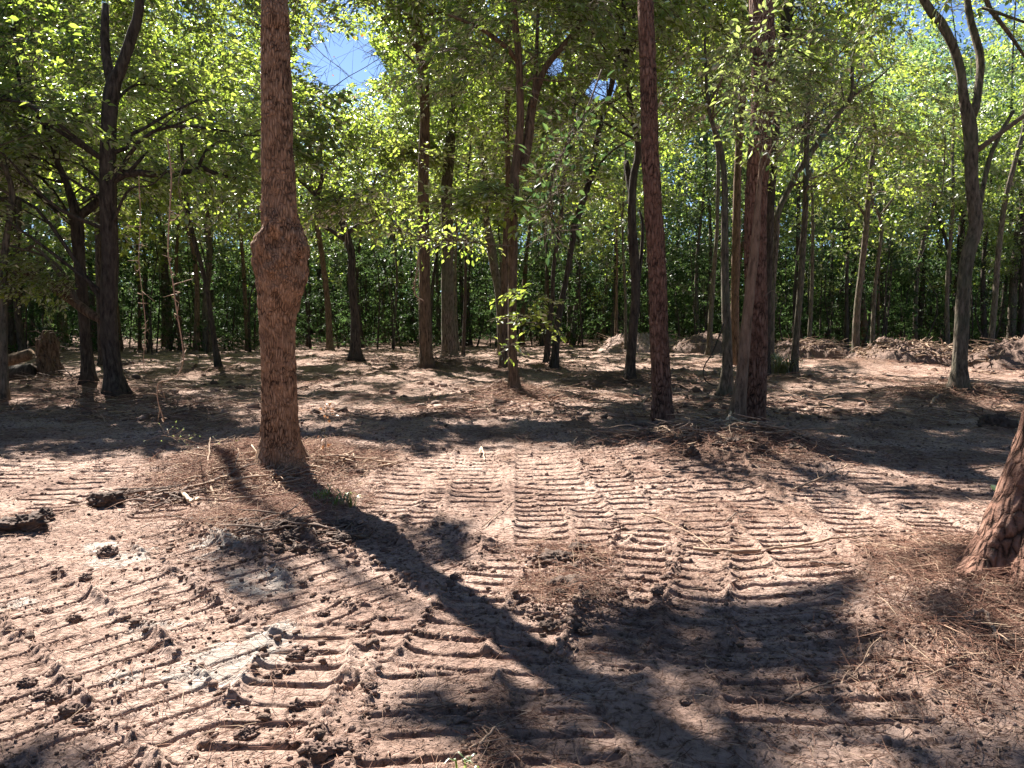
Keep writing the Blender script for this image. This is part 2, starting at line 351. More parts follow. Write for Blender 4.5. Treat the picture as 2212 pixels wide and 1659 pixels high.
MOUNDS = [(*gp(a, b), r, h*(.62 if b > 900 else .8)) for a, b, r, h in MOUNDS]
def Hf(x, y, full=False):
    x = np.asarray(x, float); y = np.asarray(y, float)
    h = .05*fbm(x*.3, y*.3, 1, 3) + .022*fbm(x*2.2, y*2.2, 5, 4)
    pw = .35+.9*smooth(-.25, .35, fbm(x*.9, y*.9, 14, 3))
    rough = (.022*np.abs(fbm(x*8, y*8, 9, 4, .6)) + .016*np.abs(fbm(x*3.1, y*3.1, 12, 4, .6)))*pw
    far = smooth(7, 16, y)
    h = h + far*.085*np.abs(fbm(x*1.6, y*1.1, 15, 4, .6))
    side = np.clip(np.abs(x)-1.0, 0, 20)
    trk = np.zeros(x.shape); th_ = np.zeros(x.shape)
    for k, (a, b, w, pitch, dep) in enumerate(TR):
        d = b-a; L = np.linalg.norm(d); d = d/L
        u = (x-a[0])*d[0]+(y-a[1])*d[1]; v = -(x-a[0])*d[1]+(y-a[1])*d[0]
        sel = (u > -.4) & (u < L+.4) & (np.abs(v) < w)
        if not sel.any(): continue
        uu = u[sel]; vv = v[sel]; xs = x[sel]; ys = y[sel]
        n1 = fbm(xs*3.3, ys*3.3, 40+k, 3); vv = vv + .006*n1
        m = smooth(w/2+.02, w/2-.015, np.abs(vv))*smooth(-.1, .1, uu)*smooth(L+.1, L-.1, uu)
        m = m*smooth(-.75, -.4, n1)
        ph = ((uu + .006*n1 + (.5*pitch if k % 2 else 0)) % pitch)/pitch
        wd_ = .05 if NFAR <= k < NFAR+9 else 0
        g = smooth(.40-wd_, .45-wd_, ph)*smooth(.58+wd_, .53+wd_, ph) - .4*np.exp(-((ph-.66)/.06)**2)
        keep = .12+.88*smooth(-.75, -.35, noise2(np.floor(uu/pitch)*3.7, vv*5+k, 77))
        prof = -dep*g*keep - .012
        edge = np.exp(-((np.abs(vv)-w/2)/.04)**2)*smooth(-.3, .3, noise2(uu*5, np.sign(vv)*7+k, 88))*smooth(-.1, .1, uu)*smooth(L+.1, L-.1, uu)
        th_[sel] = th_[sel]*(1-m) + m*prof + edge*(.03 if k >= NFAR else .012)*(1+noise2(uu*17, vv*17, 91)*.6+.6*noise2(uu*45, vv*45, 92))
        rough[sel] *= 1-.82*m
        trk[sel] = np.maximum(trk[sel], m)
    h = h + th_; mo = np.zeros(x.shape)
    for (mx, my, r, hh) in MOUNDS:
        d2 = ((x-mx)**2+(y-my)**2)/(r*r)
        g = np.exp(-d2*1.3); mo = np.maximum(mo, np.exp(-d2*1.0)*min(1, hh/.12))
        h = h + hh*g*(1+.3*fbm(x*3, y*3, 21, 3))
    mo2 = mo*smooth(-.5, .2, fbm(x*2.5, y*2.5, 23, 3)+mo-.35)
    h = h + rough*(1+3.0*mo2)*smooth(90, 40, np.hypot(x, y))
    h = h - .022 - far*.03
    if not full: return h
    lit = np.clip(mo2*1.1, 0, 1)
    lit = np.maximum(lit, .6*smooth(.1, .42, fbm(x*.8+3, y*.8, 51, 4)+.02*smooth(8, 20, y)-.05)*(1-.5*trk))
    lit = np.maximum(lit, .85*smooth(38, 46, y))
    return h, lit, trk
def H1(x, y): return float(Hf(np.array([x]), np.array([y]))[0])
def gndh(px, py):      # where the sight line really meets the uneven ground
    x, y = gnd(px, py); h = 0
    for _ in range(6):
        h = .6*H1(x, y)+.4*h; x, y = gnd(px, py); k = (CAMH-h)/CAMH; x *= k; y *= k
    return x, y
# grid
def axis_grid():
    xs = list(np.arange(-4.6, 4.8, .0125)); d = .0125; x = xs[-1]
    while x < 170: d = .0125+.022*(x-4.7); x += d; xs.append(x)
    x = xs[0]
    while x > -170: d = .0125+.022*(-x-4.5); x -= max(d, .0125); xs.insert(0, x)
    ys = []; y = 1.7
    while y < 170:
        ys.append(y); y += .0105 if y < 6.5 else (.0105*(y/6.5)**1.9)
    y = 1.7; d = .05
    while y > -60: y -= d; d *= 1.25; ys.insert(0, y)
    return np.array(xs), np.array(ys)
gxs, gys = axis_grid()
GX, GY = np.meshgrid(gxs, gys)
hh, lit_, trk_ = Hf(GX.ravel(), GY.ravel(), True)
nx, ny = len(gxs), len(gys)
ash = np.zeros(GX.size)
for (px, py, rx, ry) in ((275,1205,75,22),(490,1175,70,25),(560,1245,80,25),(520,1400,110,38),(330,1350,55,20),(600,1350,70,28),(30,1290,40,14),(270,1450,50,16),(450,1440,120,25),(215,1180,40,12)):
    c = gp(px, py); e = gp(px+rx, py); f_ = gp(px, py-ry)
    d2 = ((GX.ravel()-c[0])/(e[0]-c[0]))**2+((GY.ravel()-c[1])/(f_[1]-c[1]))**2
    ash = np.maximum(ash, .62*smooth(1.3, .5, d2 + 1.7*fbm(GX.ravel()*9, GY.ravel()*9, 61, 5, .7)+.2))
g = MB()
ii = (np.arange(ny-1)[:, None]*nx+np.arange(nx-1)[None]).ravel()
g.add(np.stack([GX.ravel(), GY.ravel(), hh], 1), np.stack([ii, ii+1, ii+nx+1, ii+nx], 1))
ground = g.build('ground', M['ground'], smooth_=True, attrs={'litter': lit_, 'ash': ash})
tag(ground, kind='structure')
print('ground verts', nx*ny, flush=True)
del g, GX, GY, hh, ii
# ------------------------------------------------------------------ leaves
def make_leaves(base, d, nrm, ln, wd):
    """arrays (n,3) base points, directions, normals -> (n,4,3)"""
    d = d/np.linalg.norm(d, axis=1)[:, None]; s = np.cross(d, nrm); s /= np.linalg.norm(s, axis=1)[:, None]+1e-9
    n2 = np.cross(s, d); ln = ln[:, None]; wd = wd[:, None]
    mid = base+d*ln*.45-n2*ln*.06
    return np.stack([base, mid+s*wd*.5+n2*ln*.1, base+d*ln-n2*ln*.1, mid-s*wd*.5+n2*ln*.1], 1)
def make_leaves6(base, d, nrm, ln, wd):
    d = d/np.linalg.norm(d, axis=1)[:, None]; s = np.cross(d, nrm); s /= np.linalg.norm(s, axis=1)[:, None]+1e-9
    n2 = np.cross(s, d); ln = ln[:, None]; wd = wd[:, None]; P = lambda a, b, c: base+d*ln*a+s*wd*b+n2*ln*c
    b, r1, r2, t, l2, l1 = P(0, 0, 0), P(.25, .42, .07), P(.62, .40, .04), P(1, 0, -.12), P(.62, -.40, .04), P(.25, -.42, .07)
    return np.stack([b, r1, r2, t, b, t, l2, l1], 1)      # two quads meeting on the midrib
def spray_template(nl=50, L=.75, size=.115, seed=0, ratio=.56, droop=.35, six=False):
    r = np.random.default_rng(seed)
    tw = [(np.zeros(3), np.array([L, 0, 0]))]
    for i in range(5):
        s = (i+1)/6; a = (1 if i % 2 else -1)*r.uniform(.6, 1.1); l = L*r.uniform(.3, .6)
        b = np.array([L*s, 0, 0]); tw.append((b, b+np.array([math.cos(a)*l, math.sin(a)*l, r.normal()*.06])))
    B = []; D = []
    for i in range(nl):
        a, b = tw[r.integers(len(tw))]; t = r.uniform(.15, 1.03); p = a+(b-a)*t
        dd = (b-a)/np.linalg.norm(b-a); ang = (1 if i % 2 else -1)*r.uniform(.3, 1.3)
        D.append([dd[0]*math.cos(ang)-dd[1]*math.sin(ang), dd[0]*math.sin(ang)+dd[1]*math.cos(ang), r.normal()*.3-.2]); B.append(p+r.normal(size=3)*[.015, .015, .03])
    B = np.array(B); D = np.array(D); B[:, 2] -= droop*(B[:, 0]**2+B[:, 1]**2)
    nr = np.array([0, 0, 1])+r.normal(size=(nl, 3))*.42
    ln = size*r.uniform(.65, 1.2, nl)
    lv = (make_leaves6 if six else make_leaves)(B, D, nr, ln, ln*ratio)
    tv = []; tq = []
    for a, b in tw:
        m_ = (a+b)/2; P = np.array([a, m_, b]); P[:, 2] -= droop*(P[:, 0]**2+P[:, 1]**2)
        V, q, _ = tube(P, np.array([.006, .005, .003]), 3, cap=False); tq.append(q+sum(len(z) for z in tv)); tv.append(V)
    return lv, np.concatenate(tv), np.concatenate(tq)
TEMPL = [spray_template(50, .75, .115, s) for s in range(10)]
TEMPL6 = [spray_template(44, .75, .125, s+50, six=True) for s in range(8)]
def needle_template(seed):
    r = np.random.default_rng(seed); B = []; D = []
    for i in range(90):
        t = r.uniform(0, 1); B.append([t*.5, 0, .1*t]); a = r.uniform(0, 6.28); D.append([.6+r.normal()*.2, math.cos(a), math.sin(a)])
    B = np.array(B); D = np.array(D); ln = np.full(90, .2)
    return make_leaves(B, D, r.normal(size=(90, 3)), ln, ln*.05), np.zeros((0, 3)), np.zeros((0, 4), int)
NTEMPL = [needle_template(s) for s in range(4)]
def rotm(az, tilt, roll):
    ca, sa = np.cos(az), np.sin(az); ct, st = np.cos(tilt), np.sin(tilt); cr, sr = np.cos(roll), np.sin(roll); z = 0*az; o = z+1
    Rz = np.stack([ca, -sa, z, sa, ca, z, z, z, o], -1).reshape(-1, 3, 3)
    Ry = np.stack([ct, z, st, z, o, z, -st, z, ct], -1).reshape(-1, 3, 3)
    Rx = np.stack([o, z, z, z, cr, -sr, z, sr, cr], -1).reshape(-1, 3, 3)
    return Rz @ Ry @ Rx
BEAMS = [(at(2160, 1060, 4.7), .3), (at(2200, 960, 4.7), .3), (at(1625, 268, 11.2), .75), (at(1590, 240, 11.2), .5), (at(1660, 240, 11), .5), (at(1105, 745, 13.2), .35), (at(940, 515, 15.4), .6), (at(1040, 525, 15.4), .6), (at(880, 500, 15.4), .5)]
SV3 = np.array([SH[0]*math.cos(SUN_EL), SH[1]*math.cos(SUN_EL), math.sin(SUN_EL)])
def sunbeam(P):      # openings in the canopy through which single sprays catch the sun
    m = np.zeros(len(P), bool)
    for q, r in BEAMS:
        d = P-q; t = d@SV3; m |= (t > 1.0) & (((d-t[:, None]*SV3)**2).sum(1) < r*r)
    return m
def skygap(P):
    """the open notch in the canopy above the clearing's far left-centre"""
    px, py = topx(P[..., 0], P[..., 1], P[..., 2])
    k = ((px-735)/105)**2+((py-138)/62)**2
    k = k+1.0*fbm(px*.018, py*.018, 99, 4, .65)+.12*np.sin(P[..., 1]*7)
    k2 = np.minimum(((px-1300)/36)**2+((py-190)/45)**2, ((px-1195)/30)**2+((py-150)/30)**2)+.8*fbm(px*.03, py*.03, 98, 3)
    k3 = ((px-690)/60)**2+((py-90)/40)**2
    return ((k < 1) | (k2 < .6)) & (P[..., 1] > 5) 
def leafcloud(mb, C, az, scale=1.0, cull=True, templ=TEMPL, tiltmean=.15, rbase=None, mleaf=0, mtwig=1, twigs=True, gap=True):
    """place sprays at C (n,3) heading az; drop the leaves that would shade sunny ground"""
    C = np.asarray(C); n = len(C)
    if n == 0: return
    tid = rng.integers(0, len(templ), n); tot = 0
    sc = scale*rng.uniform(.8, 1.25, n); R = rotm(az, rng.normal(tiltmean, .3, n), rng.normal(0, .35, n))
    shade = (rng.uniform(0, 1, n) if rbase is None else rbase)
    for k in range(len(templ)):
        s = np.where(tid == k)[0]
        if len(s) == 0: continue
        lv, tv, tq = templ[k]; nl = len(lv)
        P = np.einsum('kij,lj->kli', R[s], lv.reshape(-1, 3))*sc[s][:, None, None]+C[s][:, None]
        nv = lv.shape[1]; P = P.reshape(len(s)*nl, nv, 3)
        keep = np.ones(len(P), bool); ctr = P.mean(1)
        if cull:
            gx_, gy_ = shadow_xy(ctr); keep &= rng.uniform(size=len(P)) > removal(gx_, gy_); keep &= ~sunbeam(ctr)
        if gap: keep &= ~skygap(ctr)
        keep &= ctr[:, 2] > .1
        P = P[keep]; m_ = len(P)
        if m_ == 0: continue
        rr = np.clip(np.repeat(shade[s], nl)[keep]*.55+rng.uniform(0, .45, m_), 0, 1)
        mb.add(P.reshape(-1, 3), np.arange(m_*nv).reshape(-1, 4), None, mleaf, np.repeat(rr, nv//4)); tot += m_
        if twigs and len(tv):
            frac = keep.reshape(len(s), nl).mean(1); s2 = s[frac > .3]
            if len(s2):
                T = np.einsum('kij,lj->kli', R[s2], tv)*sc[s2][:, None, None]+C[s2][:, None]
                q = (tq[None]+(np.arange(len(s2))*len(tv))[:, None, None]).reshape(-1, 4)
                mb.add(T.reshape(-1, 3), q, None, mtwig)
    return tot
# ------------------------------------------------------------------ trees
TREES = []; LEAFTOTAL = 0
def barkdisp(amp, k, seed, R0, burl=0):
    def f(th, s, r):
        c, s_ = np.cos(th), np.sin(th)
        a = noise3(c*R0*k, s_*R0*k, s*k*.22, seed); b = noise3(c*R0*k*2.3, s_*R0*k*2.3, s*k*.5, seed+3)
        return amp*(-np.clip(.35-np.abs(a), 0, 1)*2.2 + .5*b) + burl*np.exp(-((s-2.4)/.42)**2)*(.0+.075*noise3(c*2.4, s_*2.4, s*4.5, seed+9)+.03*noise3(c*5, s_*5, s*11, seed+19)-.03*np.clip(.25-np.abs(noise3(c*3, s_*3, s*5, seed+11)), 0, 1)*3)
    return f
def flare(pts, z0, hgt, amt):
    return pts
def stem_points(st, Y, y0off, seed, isbase):
    """picture polyline (x, y, width px) -> world centres + radii, with some depth wander"""
    r = np.random.default_rng(seed); out = []
    for i, (x, y, w) in enumerate(st):
        p = at(x, y, Y); out.append([*p, w/2*p[1]/F/ CP])
    return np.array(out)
def build_tree(name, label, cat, bark_, base, stems, top=None, crown=None, leaf='leaf', Y=None, amp=.0, sides=None, fl=.45, group=None, autolimbs=10, zbase=None):
    """stems[0] starts at the ground. crown = list of (cx,cy,cz,rx,ry,rz,n) offsets in metres relative to trunk base (z absolute)"""
    global LEAFTOTAL
    bx, by = gndh(*base) if Y is None else (at(base[0], base[1], Y)[0], Y)
    Y = by; seed = int(abs(bx*100)+by*10) % 9999; r = np.random.default_rng(seed)
    z0 = H1(bx, by) if zbase is None else zbase
    root = empty(name, (bx, by, z0), label=label, cat=cat, group=group)
    paths = []
    for si, st in enumerate(stems):
        A = stem_points(st, Y, 0, seed+si, si == 0)
        if si == 0:
            A[0, 0] = bx; A[0, 2] = z0-.12
            if top:
                d = A[-1, :3]-A[-2, :3]; d /= np.linalg.norm(d); d = d*.6+np.array([0, 0, .6]); z = A[-1, 2]
                k = 1
                while z < top-1:
                    z = min(top, z+1.6); q = A[-1, :3]+np.array([d[0]/max(.3, d[2])*1.6*.6+r.normal()*.12, r.normal()*.15, z-A[-1, 2]])
                    A = np.vstack([A, [*q, max(.02, A[-1, 3]*(.9 if z < top-2 else .6))]])
        # depth wander, smooth
        zz = A[:, 2]; wander = .02*Y*.25*np.sin(zz*.55+r.uniform(0, 6))*smooth(0, 4, zz-z0) if si == 0 else None
        if si == 0: wy = wander; zr = zz; A[:, 1] += wy
        else:
            off = np.interp(zz[0], zr, wy); dist = np.linalg.norm(A[:, :3]-A[0, :3], axis=1)
            A[:, 1] += off + r.choice([-.35, .35, .15])*dist
        ln = np.sum(np.linalg.norm(np.diff(A[:, :3], axis=0), axis=1))
        rows = int(np.clip(ln/(.25 if amp == 0 else .02), 6, 700)); P = catmull(A, rows)
        R = np.maximum(P[:, 3], .004); P = P[:, :3]
        if si == 0:
            h_ = P[:, 2]-z0; R = R*(1+fl*np.exp(-np.maximum(h_, 0)/.13)*.9+.12*np.exp(-np.maximum(h_, 0)/.5))
        sd = sides or (14 if si == 0 else 8)
        if amp and si == 0:
            sd = 110; bd = barkdisp(amp, 30 if bark_ == 'oak' else 22, seed, R.mean(), 1 if bark_ == 'oak' else 0)
            def dp(th, s, rr, bd=bd, ph=r.uniform(0, 6)):
                lob = np.exp(-np.maximum(s-.1, 0)/.22)*.32*rr*(np.cos(th*4+ph)+.5*np.cos(th*7+1))*.5
                return bd(th, s, rr)+lob
        else:
            def dp(th, s, rr, sd_=seed, b0=(si == 0), ph=r.uniform(0, 6)):
                v = rr*.09*noise3(np.cos(th)*1.5, np.sin(th)*1.5, s*1.8, sd_)
                if b0: v = v+np.exp(-np.maximum(s-.1, 0)/.2)*.28*rr*np.cos(th*4+ph)
                return v
        V, q, t = tube(P, R, sd, disp=dp)
        mb = MB(); mb.add(V, q, t)
        mb.build('trunk' if si == 0 else 'limb', M[bark_], root, smooth_=True, origin=(bx, by, z0) if si == 0 else tuple(P[0]))
        paths.append((P, R))
    C = []
    for e in (crown or []):
        n = int(e[6]); u = r.normal(size=(n*2, 3)); u /= np.linalg.norm(u, axis=1)[:, None]; rad = r.uniform(.15, 1, n*2)**.45
        p = u*rad[:, None]*np.array(e[3:6])+np.array([bx+e[0], by+e[1], e[2]])
        nn = noise3(p[:, 0]*.7, p[:, 1]*.7, p[:, 2]*.9, seed+7); p = p[np.argsort(-nn)][:n]      # clumpy
        C.append(p)
    T = dict(root=root, paths=paths, C=C, leaf=leaf, bark=bark_, x=bx, y=by, z0=z0, r=r, seed=seed, auto=autolimbs, extra=[])
    TREES.append(T)
    return T
def finish_tree(T, scale=1.0, templ=TEMPL, cull=True, leafmb=None):
    """limbs towards the foliage, then the foliage itself, as the tree's crown"""
    global LEAFTOTAL
    C = np.concatenate(T['C']+T['extra']) if (T['C'] or T['extra']) else np.zeros((0, 3))
    if not len(C): return
    r = T['r']; mb = MB(); P0, R0 = T['paths'][0]
    for k in range(T['auto']):
        c = C[r.integers(len(C))].copy(); hd = math.hypot(c[0]-T['x'], c[1]-T['y'])
        zt = max(c[2]-hd*r.uniform(.25, .7), T['z0']+1.8)
        if hd > 4.2: continue
        i = int(np.argmin(np.abs(P0[:, 2]-zt))); a = P0[i]
        g3 = np.array([c, a*.3+c*.7, a*.6+c*.4]); gx_, gy_ = shadow_xy(g3)
        if removal(gx_, gy_).max() > .8 and r.uniform() < .93: continue
        if skygap(c[None])[0]: continue
        m1 = a+(c-a)*.35+np.array([0, 0, .12*hd])+r.normal(size=3)*.07*hd; m2 = a+(c-a)*.7+np.array([0, 0, .08*hd])+r.normal(size=3)*.09*hd
        rb = min(R0[i]*.5, .012+.012*hd); P = rtube(mb, [a, m1, m2, c], rb, .006, 6, 12, wob=.02*hd, m=1)
        for j in range(3):
            b = P[r.integers(4, 11)]; e = b+np.array([r.normal()*.5, r.normal()*.5, r.uniform(0, .6)])*hd*.35
            rtube(mb, [b, (b+e)/2+r.normal(size=3)*.06, e], rb*.4, .004, 4, 6, m=1)
    az = np.arctan2(C[:, 1]-T['y'], C[:, 0]-T['x'])+r.normal(size=len(C))*.7
    n = noise3(C[:, 0]*.5, C[:, 1]*.5, C[:, 2]*.5, 5)*.5+.5
    LEAFTOTAL += leafcloud(mb, C, az, scale, cull=cull, rbase=np.clip(n, 0, 1), templ=templ, twigs=T['y'] < 30) or 0
    if mb.n == 0: return
    mb.build('crown', [M[T['leaf']], M['twig' if T['bark'] != 'dark' else 'dark']], T['root'], origin=(T['x'], T['y'], T['z0']))
B = build_tree
# --- the near trees, left to right along the front
t_main = B('tree', 'thick reddish-brown trunk with a swollen burl, at left of the foreground in sunlit debris', 'tree', 'oak', (610, 1003),
  [[(610,1003,92),(606,960,80),(604,850,73),(601,750,73),(600,690,77),(604,640,93),(607,600,103),(607,540,101),(607,500,92),(603,450,77),(604,400,70),(601,330,66),(599,200,63),(595,80,58),(593,0,55)]],
  top=15, crown=[], amp=.012, autolimbs=16, fl=.5)
B('tree', 'dark forked hardwood on the left with a long crooked side branch reaching right', 'tree', 'dark', (252, 850),
  [[(252,850,40),(243,790,34),(235,680,35),(240,560,33),(238,430,33),(238,300,31),(245,190,31),(262,150,24),(285,75,21),(300,0,18)],
   [(245,190,22),(228,130,20),(220,80,18),(215,0,15)],
   [(246,392,20),(283,373,18),(360,377,13),(433,358,11),(467,375,8),(523,381,4)],
   [(283,373,8),(300,345,7),(312,325,4)], [(433,358,7),(452,310,6),(500,295,4),(560,262,2)],
   [(246,332,11),(273,320,9),(277,287,9),(300,273,7),(350,230,6),(400,198,4)]],
  top=13, crown=[(0,0,8.5,4.2,3.5,3.4,330),(2.2,.3,5.4,2.6,1.6,1.5,120),(-3.5,-.5,5.2,2.6,2,1.8,150)], autolimbs=18)
B('tree', 'slim trunk just left of the dark forked hardwood, bending away left above a knot', 'tree', 'dark', (193, 829),
  [[(193,829,27),(185,736,22),(180,673,21),(173,553,24),(170,486,25),(168,460,22),(147,393,13),(127,350,12),(117,310,11),(93,253,9),(47,187,7)],
   [(172,470,18),(200,440,19),(216,412,15),(213,367,11),(212,300,9)]], top=11,
  crown=[(-2,0,7.0,3,3,2.6,260),(-1,1,4.6,2.4,2,1.2,60)], autolimbs=10)
B('tree', 'thin dark trunk standing directly behind the dark forked hardwood', 'tree', 'dark', (222, 790),
  [[(222,790,17),(213,620,14),(207,486,14),(197,417,13),(193,317,11),(190,220,9)]], top=12, crown=[(0,0,9,3,3,3,150)])
B('tree', 'dark slender leaning trunk left of the burl tree, its foot in dappled light', 'tree', 'dark', (474, 799),
  [[(474,799,15),(463,736,12),(450,636,9),(440,586,9),(427,536,9),(410,467,11),(403,393,8),(393,320,6)]], top=9.5, crown=[(0,0,7,2.6,2.4,2.6,170)])
B('tree', 'broad grey trunk at the back of the clearing between the leaning sapling and the wood', 'tree', 'grey', (447, 759),
  [[(447,759,18),(443,653,14),(450,553,12),(447,450,10)]], top=17, crown=[(0,0,11,4.5,4,4.6,200)])
B('tree', 'pale straight stem at the wood edge left of the broad grey trunk', 'tree', 'grey', (367, 752), [[(367,752,12),(362,640,9),(360,560,8)]], top=14, crown=[(0,0,9,3,3,4,130)])
B('tree', 'warm-lit thin stem at the wood edge seen past the hanging vine', 'tree', 'brown', (322, 752), [[(322,752,10),(318,636,8),(316,560,7)]], top=13, crown=[(0,0,8.5,3,3,4,110)])
B('tree', 'short thin stem at far left-centre beside the warm-lit stem', 'tree', 'brown', (302, 756), [[(302,756,8),(299,660,6),(294,560,6)]], top=10, crown=[(0,0,7,2.5,2.5,3,90)])
B('tree', 'dark trunk at far left behind the log heap', 'tree', 'dark', (50, 772), [[(50,772,15),(40,653,13),(37,560,12),(40,480,10)]], top=14, crown=[(0,0,8,4,4,4.5,260),(-2,-2,4,3,2,1.5,80)])
B('tree', 'crooked pale-barked stem at the left edge above the leaning trunk', 'tree', 'grey', (6, 800),
  [[(6,800,15),(9,700,14),(13,560,14),(24,486,13),(27,450,13),(31,417,12),(18,373,9),(-5,335,8),(-20,280,7)]], top=9.5, crown=[(-1,0,5.4,2.6,2.5,2.4,200)], Y=14.5)
B('tree', 'bare-footed brown trunk just right of the burl tree at the clearing edge', 'tree', 'brown', (713, 759),
  [[(713,759,15),(707,653,13),(697,553,11),(687,486,12),(686,440,11)]], top=12, crown=[(0,0,8,3,3,3,120)])
B('tree', 'black low-forking tree with spreading crooked limbs, centre-left of the clearing', 'tree', 'dark', (768, 776),
  [[(768,776,27),(767,686,18),(760,603,17),(760,553,17),(747,506,17),(737,477,14),(707,443,12),(680,420,11),(660,400,9),(637,383,7),(600,350,5)],
   [(747,504,12),(760,498,12),(780,487,10),(817,478,7)], [(817,478,5),(808,445,6),(806,420,5),(820,380,3)],
   [(683,420,8),(697,383,7),(700,327,6),(712,290,4)], [(745,520,10),(720,500,9),(700,490,8),(690,478,4)]],
  crown=[(-.8,1.8,7.9,4.2,2.4,1.8,260),(1.5,2,7,2.4,2.0,2.0,130),(-2.5,1.5,6.2,2.3,1.2,1.4,60)], autolimbs=16)
B('tree', 'upright rough trunk in the centre with a debris mound at its foot and a knot', 'tree', 'brown', (922, 788),
  [[(922,788,30),(918,686,26),(917,586,24),(915,486,23),(913,433,24),(915,333,23),(917,233,21),(912,133,23),(903,77,24),(898,0,18)]],
  top=14, crown=[(0,0,11.5,3.6,3.4,2.6,150),(-1.6,-.3,8.6,1.8,1.8,1.2,30),(.8,-1,7,1.6,1.5,1.6,24)], autolimbs=14)
B('tree', 'stout straight trunk right of the knotted one, tallest in the centre pair', 'tree', 'grey', (973, 778),
  [[(973,778,36),(968,686,29),(967,586,26),(967,520,27),(965,467,24),(965,400,24),(970,333,23),(975,267,21),(983,200,20),(988,140,20),(1007,43,18),(1013,0,17)]],
  top=15, crown=[(1,1.8,12,4,3.2,2.8,170),(1.9,.8,7.5,1.6,1.4,1.2,30)], autolimbs=14)
B('tree', 'thin pole-like stem close right of the stout straight trunk', 'tree', 'dark', (1000, 770), [[(1000,770,8),(1005,653,7),(1007,536,6),(1010,417,5),(1012,363,5)]], top=9.5, crown=[(0,0,8,2,2,2,80)])
B('tree', 'thin grey stem tucked behind the stout straight trunk', 'tree', 'grey', (988, 758), [[(988,758,8),(983,636,7),(985,540,6)]], top=14, crown=[(0,0,10,3,3,4,110)])
B('tree', 'multi-stemmed grey trunk behind the leafy centre tree', 'tree', 'grey', (1083, 768),
  [[(1083,768,14),(1078,640,16),(1068,580,18),(1060,530,20),(1050,470,14)], [(1083,768,8),(1090,640,8),(1095,560,8),(1098,480,6)]], top=14, crown=[(0,0,9.5,3.2,3,3.6,180)])
B('tree', 'straight brown trunk immediately left of the leafy centre tree', 'tree', 'brown', (1087, 796), [[(1087,796,19),(1090,653,17),(1092,553,16),(1096,470,15),(1098,380,12)]], top=13, crown=[(0,0,9,2.6,2.6,3,150)])
t_leafy = B('tree', 'centre tree with small leafy shoots low on its trunk and a wide forked top', 'tree', 'brown', (1112, 843),
  [[(1112,843,25),(1107,753,19),(1107,653,19),(1108,553,20),(1108,490,19),(1113,367,20),(1123,283,17),(1123,200,15),(1120,117,14),(1110,17,14)],
   [(1130,365,16),(1142,300,21),(1148,233,19),(1160,187,15),(1180,133,14),(1213,90,13),(1237,60,12),(1260,27,11),(1282,-5,10)],
   [(1118,135,10),(1100,113,10),(1080,100,10),(1050,80,9),(1023,70,8),(973,57,5)], [(1150,230,9),(1158,150,9),(1162,67,8),(1165,0,7)]],
  top=11, crown=[(.2,0,8.6,3.0,2.6,2.2,120),(-1.4,-.2,7.2,1.8,1.4,1.1,36),(-1.2,-.4,4.1,1.5,.5,.22,40),(-3.0,-.4,4.1,1.0,.6,.2,24),(.1,-.3,2.0,.25,.25,.6,9),(2,0,7.4,1.6,1.4,1.4,60)], autolimbs=12)
B('tree', 'dark stem of the close pair right of centre, the left and straighter one', 'tree', 'dark', (1180, 785),
  [[(1180,785,14),(1187,700,12),(1193,653,10),(1197,569,9),(1210,483,9),(1218,383,7),(1240,233,6)]], top=9.5, crown=[(.3,0,7.4,1.8,1.8,1.8,100)])
B('tree', 'long trunk slanting up to the right from the close pair right of centre', 'tree', 'dark', (1196, 793),
  [[(1196,793,18),(1207,686,14),(1223,603,12),(1237,519,13),(1243,483,14),(1270,400,13),(1283,333,12),(1297,267,11),(1317,200,11),(1333,133,9),(1345,70,8)],
   [(1297,267,7),(1270,240,6),(1240,255,5),(1220,230,3)]], top=12, crown=[(2.2,0,8.8,2.6,2.4,2.2,120)])
B('tree', 'forked trunk with a snapped stub, left of the straight leaning pine', 'tree', 'dark', (1360, 822),
  [[(1360,822,22),(1365,736,20),(1373,636,20),(1368,536,21),(1365,486,19),(1366,420,18),(1370,373,16),(1380,333,14),(1375,283,12),(1363,217,11),(1353,167,11),(1350,117,12),(1347,50,12),(1349,0,11)],
   [(1366,425,14),(1361,385,15),(1357,342,12)], [(1352,125,8),(1367,83,8),(1373,33,7),(1372,0,6)], [(1374,640,9),(1386,560,8),(1392,480,7),(1385,450,5)]],
  top=13, crown=[(0,0,10,2.8,2.6,2.4,150),(-1,0,6.5,1.4,1.2,1.4,40)], autolimbs=9)
B('pine_tree', 'plated reddish pine, the clean straight one leaning slightly left, right of centre', 'pine tree', 'pine', (1431, 908),
  [[(1431,908,45),(1428,819,41),(1423,719,40),(1420,619,39),(1415,519,39),(1410,467,38),(1407,400,38),(1403,333,37),(1402,250,36),(1400,167,35),(1398,83,35),(1395,0,33)]],
  top=17, crown=[], leaf='needle', amp=.008, fl=.12)
B('tree', 'sunlit thin stem rising from the left dirt mound at the back', 'tree', 'brown', (1330, 738), [[(1330,738,7),(1332,636,6),(1334,560,5)]], top=10, crown=[(0,0,7.5,2.5,2.5,3,110)], Y=41)
B('tree', 'thin pale stem between the left dirt mound and the forked trunk', 'tree', 'grey', (1352, 752), [[(1352,752,7),(1350,640,6),(1346,540,5)]], top=12, crown=[(0,0,8,2.5,2.5,3.5,110)], Y=37)
B('tree', 'slim pale-footed tree left of the vine-hung pine, its base lit by sun', 'tree', 'grey', (1531, 767),
  [[(1531,767,13),(1535,686,11),(1540,586,9),(1547,503,8),(1550,433,8),(1553,333,8),(1540,250,9),(1542,183,9),(1533,133,8),(1537,50,8),(1542,0,7)]], top=15, crown=[(.5,0,12,3,3,3.2,120)])
